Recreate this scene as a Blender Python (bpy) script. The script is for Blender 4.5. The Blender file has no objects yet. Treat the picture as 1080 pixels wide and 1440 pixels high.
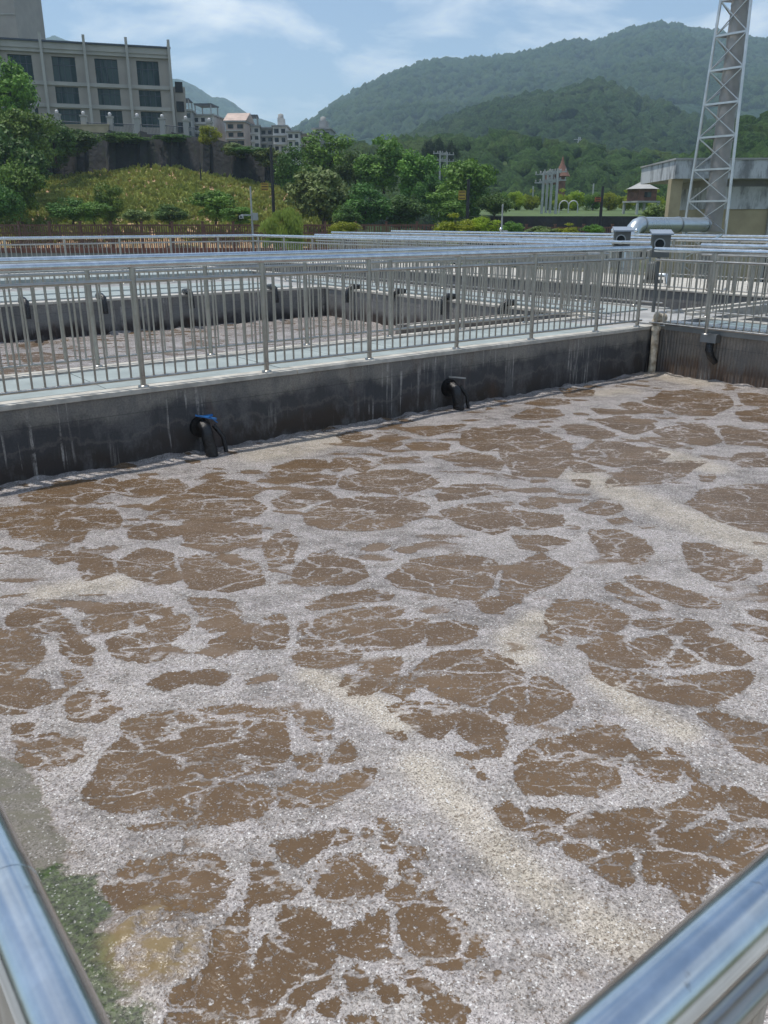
import bpy, bmesh, math, random
import numpy as np
from mathutils import Vector, Matrix, noise
R = math.radians
PI = math.pi
sc = bpy.context.scene
random.seed(7)

# ---------------------------------------------------------------- camera
# World axes follow the tanks: X runs along the front tank wall, Y across it.
CAM_Z = 1.45
PITCH = math.atan(409 / 1150)
YAW = R(37.8)
cam_d = bpy.data.cameras.new('camera')
cam = bpy.data.objects.new('camera', cam_d)
sc.collection.objects.link(cam)
cam.location = (0, 0, CAM_Z)
cam.rotation_euler = (PI / 2 - PITCH, 0, -YAW)
cam_d.sensor_fit = 'VERTICAL'
cam_d.sensor_height = 36
cam_d.lens = 1150 / 1440 * 36
cam_d.clip_start = 0.05
cam_d.clip_end = 12000
cam_d.dof.use_dof = True
cam_d.dof.focus_distance = 6.0
cam_d.dof.aperture_fstop = 13
sc.camera = cam

# ---------------------------------------------------------------- sky, sun, exposure
SUN_EL, SUN_AZ = R(76), (-0.72, 0.69)          # azimuth: from ahead and to the left
w = bpy.data.worlds.new('World')
sc.world = w
w.use_nodes = True
nt = w.node_tree
nt.nodes.clear()
sky = nt.nodes.new('ShaderNodeTexSky')
sky.sky_type = 'NISHITA'
sky.sun_disc = False
sky.sun_elevation = SUN_EL
sky.sun_rotation = math.atan2(SUN_AZ[0], SUN_AZ[1])
sky.air_density = 1.0
sky.dust_density = 0.6
sky.ozone_density = 1.2
out = nt.nodes.new('ShaderNodeOutputWorld')
bg = nt.nodes.new('ShaderNodeBackground')
bg.inputs[1].default_value = 0.15
tc = nt.nodes.new('ShaderNodeTexCoord')
sep = nt.nodes.new('ShaderNodeSeparateXYZ')
nt.links.new(tc.outputs['Generated'], sep.inputs[0])
zc = nt.nodes.new('ShaderNodeMath'); zc.operation = 'MAXIMUM'; zc.inputs[1].default_value = 0.0
nt.links.new(sep.outputs['Z'], zc.inputs[0])
za = nt.nodes.new('ShaderNodeMath'); za.operation = 'ADD'; za.inputs[1].default_value = 0.22
nt.links.new(zc.outputs[0], za.inputs[0])
dv = nt.nodes.new('ShaderNodeVectorMath'); dv.operation = 'DIVIDE'
cb = nt.nodes.new('ShaderNodeCombineXYZ')
for i in range(3):
    nt.links.new(za.outputs[0], cb.inputs[i])
nt.links.new(tc.outputs['Generated'], dv.inputs[0]); nt.links.new(cb.outputs[0], dv.inputs[1])
cn = nt.nodes.new('ShaderNodeTexNoise'); cn.inputs['Scale'].default_value = 2.3
cn.inputs['Detail'].default_value = 9; cn.inputs['Roughness'].default_value = 0.56
cn.inputs['Distortion'].default_value = 0.25
nt.links.new(dv.outputs[0], cn.inputs['Vector'])
cr = nt.nodes.new('ShaderNodeValToRGB')
cr.color_ramp.elements[0].position = 0.46; cr.color_ramp.elements[0].color = (0.0, 0.0, 0.0, 1)
cr.color_ramp.elements[1].position = 0.68; cr.color_ramp.elements[1].color = (0.9, 0.9, 0.9, 1)
nt.links.new(cn.outputs['Fac'], cr.inputs[0])
mxw = nt.nodes.new('ShaderNodeMix'); mxw.data_type = 'RGBA'
mxw.inputs[7].default_value = (8.0, 8.4, 8.7, 1)
nt.links.new(cr.outputs[0], mxw.inputs[0]); nt.links.new(sky.outputs[0], mxw.inputs[6])
nt.links.new(mxw.outputs[2], bg.inputs[0]); nt.links.new(bg.outputs[0], out.inputs[0])

sun_d = bpy.data.lights.new('sun', 'SUN')
sun_d.energy = 4.4
sun_d.angle = R(0.6)
sun_d.color = (1.0, 0.955, 0.89)
sun = bpy.data.objects.new('sun', sun_d)
sc.collection.objects.link(sun)
sd = Vector((SUN_AZ[0] * math.cos(SUN_EL), SUN_AZ[1] * math.cos(SUN_EL), math.sin(SUN_EL)))
sun.rotation_euler = sd.to_track_quat('Z', 'Y').to_euler()
sc.cycles.volume_bounces = 2
sc.view_settings.view_transform = 'Standard'
sc.view_settings.look = 'None'
sc.view_settings.gamma = 1
sc.view_settings.use_curve_mapping = False
sc.view_settings.exposure = -0.12

# ---------------------------------------------------------------- helpers
COL = sc.collection
CA, SA = math.cos(YAW), math.sin(YAW)


def place(X, Y, z=0.0):
    """metres to the right of / ahead of the stand point -> world"""
    return Vector((X * CA + Y * SA, -X * SA + Y * CA, z))


def at(px, py, D):
    """the place D metres ahead that a survey of the photograph gives for a pixel"""
    f = 1150.0
    cp, sp = math.cos(PITCH), math.sin(PITCH)
    dx, dy, dz = px - 540, cp * f + sp * (720 - py), -sp * f + cp * (720 - py)
    t = D / dy
    return place(dx * t, D, CAM_Z + dz * t)


class MB:
    def __init__(s):
        s.v, s.f, s.sm = [], [], []

    def add(s, v, f, smooth=False):
        n = len(s.v)
        s.v += [tuple(p) for p in v]
        s.f += [tuple(i + n for i in q) for q in f]
        s.sm += [smooth] * len(f)
        return s

    def box(s, a, b, rot=0.0, piv=None):
        x0, y0, z0 = a; x1, y1, z1 = b
        v = [(x0, y0, z0), (x1, y0, z0), (x1, y1, z0), (x0, y1, z0), (x0, y0, z1), (x1, y0, z1), (x1, y1, z1), (x0, y1, z1)]
        if rot:
            c, q = math.cos(rot), math.sin(rot); px, py = piv or (0, 0)
            v = [(px + (x - px) * c - (y - py) * q, py + (x - px) * q + (y - py) * c, z) for x, y, z in v]
        return s.add(v, [(0, 3, 2, 1), (4, 5, 6, 7), (0, 1, 5, 4), (1, 2, 6, 5), (2, 3, 7, 6), (3, 0, 4, 7)])

    def bar(s, p, q, w, h=None):
        """square bar from p to q"""
        p, q = Vector(p), Vector(q); h = h or w
        d = (q - p).normalized()
        up = Vector((0, 0, 1)) if abs(d.z) < 0.9 else Vector((1, 0, 0))
        a = d.cross(up).normalized() * w / 2; b = a.cross(d).normalized() * h / 2
        v = [p - a - b, p + a - b, p + a + b, p - a + b, q - a - b, q + a - b, q + a + b, q - a + b]
        return s.add(v, [(0, 3, 2, 1), (4, 5, 6, 7), (0, 1, 5, 4), (1, 2, 6, 5), (2, 3, 7, 6), (3, 0, 4, 7)])

    def tube(s, pts, r, n=12, cap=True):
        pts = [Vector(p) for p in pts]
        rs = r if isinstance(r, (list, tuple)) else [r] * len(pts)
        v, f = [], []
        ref = None
        for i, p in enumerate(pts):
            a = pts[max(i - 1, 0)]; b = pts[min(i + 1, len(pts) - 1)]
            d = (b - a).normalized()
            if ref is None:
                ref = Vector((0, 0, 1)) if abs(d.z) < 0.9 else Vector((1, 0, 0))
            e1 = (ref - d * ref.dot(d)).normalized(); e2 = d.cross(e1); ref = e1
            for k in range(n):
                t = 2 * PI * k / n
                v.append(p + (e1 * math.cos(t) + e2 * math.sin(t)) * rs[i])
        for i in range(len(pts) - 1):
            for k in range(n):
                f.append((i * n + k, i * n + (k + 1) % n, (i + 1) * n + (k + 1) % n, (i + 1) * n + k))
        s.add(v, f, True)
        if cap:
            s.add(v[:n], [tuple(range(n))[::-1]]); s.add(v[-n:], [tuple(range(n))])
        return s

    def ball(s, c, r, nu=12, nv=8, sz=1.0):
        v, f = [], []
        for j in range(nv + 1):
            t = PI * j / nv
            for i in range(nu):
                a = 2 * PI * i / nu
                v.append((c[0] + r * math.sin(t) * math.cos(a), c[1] + r * math.sin(t) * math.sin(a), c[2] + r * sz * math.cos(t)))
        for j in range(nv):
            for i in range(nu):
                f.append((j * nu + i, (j + 1) * nu + i, (j + 1) * nu + (i + 1) % nu, j * nu + (i + 1) % nu))
        return s.add(v, f, True)

    def lathe(s, prof, c=(0, 0, 0), n=16):
        v, f = [], []
        for (r, z) in prof:
            for k in range(n):
                a = 2 * PI * k / n
                v.append((c[0] + r * math.cos(a), c[1] + r * math.sin(a), c[2] + z))
        for j in range(len(prof) - 1):
            for k in range(n):
                f.append((j * n + k, j * n + (k + 1) % n, (j + 1) * n + (k + 1) % n, (j + 1) * n + k))
        return s.add(v, f, True)

    def mesh(s, name, mats):
        me = bpy.data.meshes.new(name)
        me.from_pydata(s.v, [], s.f)
        me.polygons.foreach_set('use_smooth', s.sm)
        for m in (mats if isinstance(mats, (list, tuple)) else [mats]):
            me.materials.append(m)
        me.update()
        return me

    def build(s, name, mats, parent=None, loc=None, rz=0.0):
        return link(name, s.mesh(name, mats), parent, loc, rz)


def link(name, me, parent=None, loc=None, rz=0.0, scale=None):
    o = bpy.data.objects.new(name, me)
    COL.objects.link(o)
    if parent is not None:
        o.parent = parent
    if loc is not None:
        o.location = loc
    if rz:
        o.rotation_euler = (0, 0, rz)
    if scale is not None:
        o.scale = scale
    return o


def tag(o, label=None, cat=None, group=None, kind=None):
    if label: o['label'] = label
    if cat: o['category'] = cat
    if group: o['group'] = group
    if kind: o['kind'] = kind
    return o


def empty(name, loc=(0, 0, 0), rz=0.0):
    o = bpy.data.objects.new(name, None)
    COL.objects.link(o)
    o.location = loc; o.rotation_euler = (0, 0, rz)
    o.empty_display_size = 0.2
    return o


# ---------------------------------------------------------------- materials
class NM:
    """small node helper"""
    def __init__(s, name):
        s.m = bpy.data.materials.new(name); s.m.use_nodes = True
        s.t = s.m.node_tree; s.t.nodes.clear()
        s.out = s.n('OutputMaterial'); s.b = s.n('BsdfPrincipled')
        s.l(s.b.outputs[0], s.out.inputs[0])
        s.tc = s.n('TexCoord')

    def n(s, k, **kw):
        o = s.t.nodes.new('ShaderNode' + k)
        for a, b in kw.items():
            setattr(o, a, b)
        return o

    def l(s, a, b): s.t.links.new(a, b)

    def vec(s, scale, coord='Object', add=(0, 0, 0)):
        mp = s.n('Mapping'); mp.inputs['Scale'].default_value = scale; mp.inputs['Location'].default_value = add
        s.l(s.tc.outputs[coord] if isinstance(coord, str) else coord, mp.inputs[0]); return mp.outputs[0]

    def noise(s, scale, detail=4, rough=0.55, v=None, dist=0.0):
        o = s.n('TexNoise'); o.inputs['Scale'].default_value = scale; o.inputs['Detail'].default_value = detail
        o.inputs['Roughness'].default_value = rough; o.inputs['Distortion'].default_value = dist
        s.l(v if v is not None else s.tc.outputs['Object'], o.inputs['Vector']); return o.outputs['Fac']

    def voro(s, scale, feature='F1', v=None, out='Distance'):
        o = s.n('TexVoronoi'); o.feature = feature; o.inputs['Scale'].default_value = scale
        s.l(v if v is not None else s.tc.outputs['Object'], o.inputs['Vector']); return o.outputs[out]

    def math(s, op, a, b=None, c=None, clamp=False):
        o = s.n('Math', operation=op); o.use_clamp = clamp
        for i, x in enumerate((a, b, c)):
            if x is None: continue
            if isinstance(x, (int, float)): o.inputs[i].default_value = x
            else: s.l(x, o.inputs[i])
        return o.outputs[0]

    def step(s, x, lo, hi):
        o = s.n('MapRange', interpolation_type='SMOOTHSTEP')
        o.inputs['From Min'].default_value = lo; o.inputs['From Max'].default_value = hi
        s.l(x, o.inputs['Value']); return o.outputs[0]

    def lerp(s, x, a, b, lo=0.0, hi=1.0):
        o = s.n('MapRange')
        o.inputs['From Min'].default_value = lo; o.inputs['From Max'].default_value = hi
        o.inputs['To Min'].default_value = a; o.inputs['To Max'].default_value = b
        s.l(x, o.inputs['Value']); return o.outputs[0]

    def mix(s, fac, a, b, mode='MIX'):
        o = s.n('Mix', data_type='RGBA', blend_type=mode)
        for i, x in ((0, fac), (6, a), (7, b)):
            if isinstance(x, (int, float)): o.inputs[i].default_value = x
            elif isinstance(x, tuple): o.inputs[i].default_value = (*x, 1)
            else: s.l(x, o.inputs[i])
        return o.outputs[2]

    def bump(s, h, strength=0.3, dist=0.01, prev=None):
        o = s.n('Bump'); o.inputs['Strength'].default_value = strength; o.inputs['Distance'].default_value = dist
        s.l(h, o.inputs['Height'])
        if prev is not None: s.l(prev, o.inputs['Normal'])
        return o.outputs[0]

    def set(s, **kw):
        for k, x in kw.items():
            i = s.b.inputs[k.replace('_', ' ')]
            if isinstance(x, (int, float)): i.default_value = x
            elif isinstance(x, tuple): i.default_value = (*x, 1) if len(x) == 3 else x
            else: s.l(x, i)
        return s.m


def mat_simple(name, col, rough=0.7, metal=0.0, var=0.25, scale=3.0, bump=0.1, bd=0.01, col2=None):
    k = NM(name)
    f = k.noise(scale, 6, 0.6)
    c2 = col2 or tuple(c * (1 - var) for c in col)
    c1 = tuple(min(c * (1 + var * 0.5), 0.95) for c in col)
    c = k.mix(k.step(f, 0.3, 0.7), c2, c1)
    k.set(Base_Color=c, Roughness=k.lerp(f, rough * 0.85, min(rough * 1.15, 1)), Metallic=metal)
    k.set(Normal=k.bump(k.noise(scale * 9, 5, 0.6), bump, bd))
    return k.m


def mat_steel(name, col, rough, streak=6.0):
    k = NM(name)
    f = k.noise(2.0, 5, 0.6, v=k.vec((streak, streak, streak)))
    g = k.noise(30.0, 3, 0.6)
    c = k.mix(k.step(f, 0.35, 0.75), tuple(x * 0.8 for x in col), col)
    sp = k.step(g, 0.66, 0.74)
    c = k.mix(k.math('MULTIPLY', sp, 0.35), c, (0.22, 0.17, 0.11))
    k.set(Base_Color=c, Metallic=1.0, Roughness=k.lerp(f, rough * 0.7, rough * 1.6))
    return k.m


M = {}
M['steel'] = mat_steel('polished_steel', (0.74, 0.78, 0.80), 0.17)
M['steel_post'] = mat_steel('brushed_steel', (0.52, 0.50, 0.46), 0.28)
M['steel_dull'] = mat_steel('galvanised_steel', (0.40, 0.42, 0.43), 0.42, 2.0)
M['curb'] = mat_simple('pale_concrete', (0.46, 0.44, 0.39), 0.85, var=0.3, scale=5)
M['concrete'] = mat_simple('grey_concrete', (0.27, 0.265, 0.25), 0.9, var=0.35, scale=1.6, bump=0.25)
M['deck'] = mat_simple('deck_concrete', (0.34, 0.34, 0.33), 0.85, var=0.3, scale=2.0, bump=0.2)
M['plate'] = mat_simple('pale_teal_plate', (0.31, 0.355, 0.345), 0.55, var=0.2, scale=2.5, bump=0.15, bd=0.004)
M['grate'] = mat_simple('grey_green_grating', (0.21, 0.27, 0.28), 0.5, var=0.3, scale=6, bump=0.15)
M['pvc'] = mat_simple('cream_plastic', (0.55, 0.50, 0.40), 0.5, var=0.45, scale=9, bump=0.2, col2=(0.22, 0.17, 0.11))
M['black_pipe'] = mat_simple('wet_black_rubber', (0.014, 0.013, 0.013), 0.22, var=0.5, scale=14, bump=0.5, bd=0.01)
M['blue'] = mat_simple('blue_strap', (0.03, 0.16, 0.42), 0.12, var=0.4, scale=12, bump=0.4)
M['bark'] = mat_simple('bark', (0.075, 0.055, 0.04), 0.95, var=0.5, scale=6, bump=0.6, bd=0.03)
M['pole_black'] = mat_simple('dark_pole', (0.02, 0.02, 0.022), 0.6, var=0.3)
M['pole_pale'] = mat_simple('pale_pole', (0.38, 0.39, 0.38), 0.6, var=0.2)
M['orange'] = mat_simple('orange_sign', (0.50, 0.14, 0.03), 0.5, var=0.2)
M['yellow'] = mat_simple('amber_sign', (0.42, 0.28, 0.03), 0.5, var=0.2)
M['fence_brown'] = mat_simple('brown_timber', (0.17, 0.085, 0.06), 0.85, var=0.45, scale=2.0)
M['brick_red'] = mat_simple('red_brown_footing', (0.22, 0.085, 0.06), 0.9, var=0.35, scale=2.0)
M['tile_wall'] = mat_simple('beige_tile', (0.36, 0.325, 0.285), 0.7, var=0.12, scale=0.4, bump=0.1)
M['tile_trim'] = mat_simple('grey_beige_trim', (0.40, 0.385, 0.35), 0.7, var=0.12, scale=0.5, bump=0.1)
M['roof_blue'] = mat_simple('blue_grey_coping', (0.06, 0.075, 0.10), 0.6, var=0.2)
M['house_a'] = mat_simple('white_render', (0.60, 0.58, 0.55), 0.8, var=0.2, scale=0.6)
M['house_b'] = mat_simple('grey_render', (0.36, 0.36, 0.35), 0.8, var=0.25, scale=0.6)
M['house_c'] = mat_simple('pinkish_render', (0.50, 0.39, 0.33), 0.8, var=0.25, scale=0.6)
M['lamp_white'] = mat_simple('white_globe', (0.5, 0.5, 0.5), 0.3, var=0.05)
M['tower'] = mat_steel('zinc_lattice', (0.66, 0.66, 0.65), 0.30, 1.0)
M['garden'] = mat_simple('garden_green', (0.075, 0.12, 0.03), 0.9, var=0.4, scale=0.4)
M['chimney'] = mat_simple('dark_sheet_chimney', (0.34, 0.32, 0.30), 0.5, 0.3, var=0.25, scale=0.8, bump=0.1)
M['duct'] = mat_simple('silver_duct', (0.48, 0.53, 0.56), 0.28, 0.75, var=0.1, scale=1.0, bump=0.05)
M['tan'] = mat_simple('tan_plaster', (0.40, 0.34, 0.215), 0.85, var=0.2, scale=0.8)
M['box'] = mat_simple('grey_enamel', (0.12, 0.125, 0.12), 0.45, 0.3, var=0.2, scale=3)
M['box_roof'] = mat_simple('pale_grey_hood', (0.27, 0.31, 0.36), 0.45, 0.3, var=0.1, scale=3)


def mat_glass(name, col):
    k = NM(name)
    f = k.noise(0.5, 3, 0.5)
    oi = k.n('ObjectInfo'); st = k.noise(1.1, 2, 0.5, v=k.vec((1.0, 1.0, 0.12)))
    base = k.mix(f, tuple(c * 0.6 for c in col), col)
    base = k.mix(k.math('MULTIPLY', k.step(st, 0.5, 0.56), k.math('MULTIPLY', oi.outputs['Random'], 0.55)), base, (0.10, 0.14, 0.13))
    k.set(Base_Color=base, Roughness=0.12, Metallic=0.0)
    k.b.inputs['Specular IOR Level'].default_value = 0.22
    return k.m


M['glass'] = mat_glass('dark_green_glass', (0.006, 0.034, 0.034))
M['glass_dark'] = mat_glass('dark_window_glass', (0.015, 0.018, 0.022))


def mat_stained_panel():
    k = NM('stained_white_plaster')
    f = k.noise(0.9, 8, 0.65, v=k.vec((1.6, 1.6, 0.55)))
    g = k.noise(3.0, 6, 0.65, v=k.vec((2.5, 2.5, 0.5)))
    c = k.mix(k.step(f, 0.36, 0.54), (0.22, 0.23, 0.235), (0.52, 0.54, 0.55))
    c = k.mix(k.math('MULTIPLY', k.step(g, 0.54, 0.7), 0.6), c, (0.14, 0.14, 0.135))
    k.set(Base_Color=c, Roughness=0.9)
    return k.m


M['stained'] = mat_stained_panel()


def mat_tank_wall(name, top_col, mid_col, low_col, zt=-0.0, ribs=False, wet=0.45):
    """wet, stained tank wall: paler dry band at the top, dark slime below, drips of lime"""
    k = NM(name)
    sp = k.n('SeparateXYZ'); k.l(k.tc.outputs['Object'], sp.inputs[0])
    z = sp.outputs['Z']
    wob = k.noise(1.3, 5, 0.6, v=k.vec((1, 1, 0.35)))
    fine = k.noise(9.0, 7, 0.7)
    zz = k.math('ADD', z, k.math('MULTIPLY', k.math('SUBTRACT', wob, 0.5), 0.55))
    zz = k.math('ADD', zz, k.math('MULTIPLY', k.math('SUBTRACT', fine, 0.5), 0.22))
    c = k.mix(k.step(zz, -0.58, -0.36), low_col, mid_col)
    c = k.mix(k.step(zz, -0.27, -0.12), c, top_col)
    big = k.noise(0.7, 4, 0.5)
    mot = k.noise(4.5, 6, 0.7, v=k.vec((1, 1, 0.5)))
    c = k.mix(k.math('MULTIPLY', k.step(mot, 0.46, 0.64), 0.65), c, (0.15, 0.145, 0.14))
    c = k.mix(k.lerp(big, 0.0, 0.4, 0.4, 0.7), c, (0.040, 0.048, 0.062))
    # lime drips: thin vertical runs in a few places
    dr = k.noise(26.0, 3, 0.6, v=k.vec((1.0, 1.0, 0.035)))
    where = k.noise(1.1, 3, 0.5, v=k.vec((1.0, 1.0, 0.7), add=(3.1, 1.7, 0)))
    d = k.math('MULTIPLY', k.step(dr, 0.56, 0.66), k.step(where, 0.50, 0.62))
    d = k.math('MULTIPLY', d, k.step(fine, 0.35, 0.55))
    c = k.mix(k.math('MULTIPLY', d, 0.85), c, (0.42, 0.40, 0.37))
    ru = k.noise(3.0, 4, 0.6, v=k.vec((1.0, 1.0, 0.25), add=(7, 2, 1)))
    c = k.mix(k.math('MULTIPLY', k.step(ru, 0.58, 0.70), 0.35), c, (0.11, 0.055, 0.03))
    tide = k.math('ABSOLUTE', k.math('ADD', zz, 0.40))
    c = k.mix(k.math('MULTIPLY', k.math('SUBTRACT', 1.0, k.step(tide, 0.004, 0.028)), 0.28), c, (0.20, 0.18, 0.155))
    joint = k.math('ABSOLUTE', k.math('ADD', z, 0.22))
    c = k.mix(k.math('MULTIPLY', k.math('SUBTRACT', 1.0, k.step(joint, 0.002, 0.006)), 0.4), c, (0.03, 0.03, 0.03))
    grain = k.noise(60.0, 4, 0.7)
    c = k.mix(k.lerp(grain, 0.0, 0.5, 0.4, 0.75), c, (0.02, 0.02, 0.02))
    h = k.math('ADD', fine, k.math('MULTIPLY', grain, 0.4))
    if ribs:
        rb = k.n('TexWave'); rb.bands_direction = 'Y'; rb.inputs['Scale'].default_value = 6.5; rb.inputs['Distortion'].default_value = 0.6
        k.l(k.tc.outputs['Object'], rb.inputs['Vector'])
        c = k.mix(k.math('MULTIPLY', rb.outputs['Fac'], 0.22), c, (0.20, 0.18, 0.155))
        h = k.math('ADD', h, k.math('MULTIPLY', rb.outputs['Fac'], 1.5))
    k.set(Base_Color=c, Roughness=k.lerp(wob, wet, wet + 0.35), Normal=k.bump(h, 0.5, 0.012))
    return k.m


M['wall_front'] = mat_tank_wall('wet_dark_tank_wall', (0.27, 0.25, 0.215), (0.052, 0.051, 0.053), (0.040, 0.025, 0.015))
M['wall_right'] = mat_tank_wall('brown_stained_tank_wall', (0.36, 0.32, 0.27), (0.25, 0.22, 0.185), (0.12, 0.07, 0.04), wet=0.6, ribs=True)
M['wall_far'] = mat_tank_wall('dry_grey_tank_wall', (0.24, 0.235, 0.22), (0.19, 0.19, 0.185), (0.035, 0.022, 0.016), wet=0.75)


def mat_leaf(name, a, b, tr=0.22):
    k = NM(name)
    oi = k.n('ObjectInfo')
    f = k.noise(0.55, 3, 0.5, v=k.tc.outputs['Object'])
    g = k.noise(7.0, 3, 0.5, v=k.tc.outputs['Object'])
    mixf = k.math('ADD', k.math('MULTIPLY', k.step(f, 0.3, 0.7), 0.6), k.math('MULTIPLY', k.step(g, 0.3, 0.7), 0.4))
    c = k.mix(mixf, a, b)
    hs = k.n('HueSaturation')
    k.l(k.lerp(oi.outputs['Random'], 0.48, 0.515), hs.inputs['Hue'])
    k.l(k.lerp(oi.outputs['Random'], 0.8, 1.2), hs.inputs['Value'])
    k.l(c, hs.inputs['Color'])
    k.set(Base_Color=hs.outputs[0], Roughness=0.55)
    k.b.inputs['Specular IOR Level'].default_value = 0.3
    tl = k.n('BsdfTranslucent'); k.l(hs.outputs[0], tl.inputs[0])
    ms = k.n('MixShader'); ms.inputs[0].default_value = tr
    k.l(k.b.outputs[0], ms.inputs[1]); k.l(tl.outputs[0], ms.inputs[2]); k.l(ms.outputs[0], k.out.inputs[0])
    return k.m


M['leaf_dark'] = mat_leaf('dark_leaf', (0.028, 0.07, 0.012), (0.11, 0.215, 0.035))
M['leaf_mid'] = mat_leaf('mid_leaf', (0.05, 0.12, 0.014), (0.18, 0.32, 0.045))
M['leaf_pale'] = mat_leaf('pale_leaf', (0.07, 0.13, 0.03), (0.24, 0.33, 0.10))
M['leaf_yellow'] = mat_leaf('yellow_leaf', (0.16, 0.24, 0.02), (0.36, 0.42, 0.03), 0.45)
M['leaf_willow'] = mat_leaf('willow_leaf', (0.22, 0.32, 0.05), (0.42, 0.54, 0.13), 0.45)
M['leaf_blue'] = mat_leaf('conifer_needle', (0.015, 0.035, 0.018), (0.035, 0.065, 0.03), 0.15)


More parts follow.
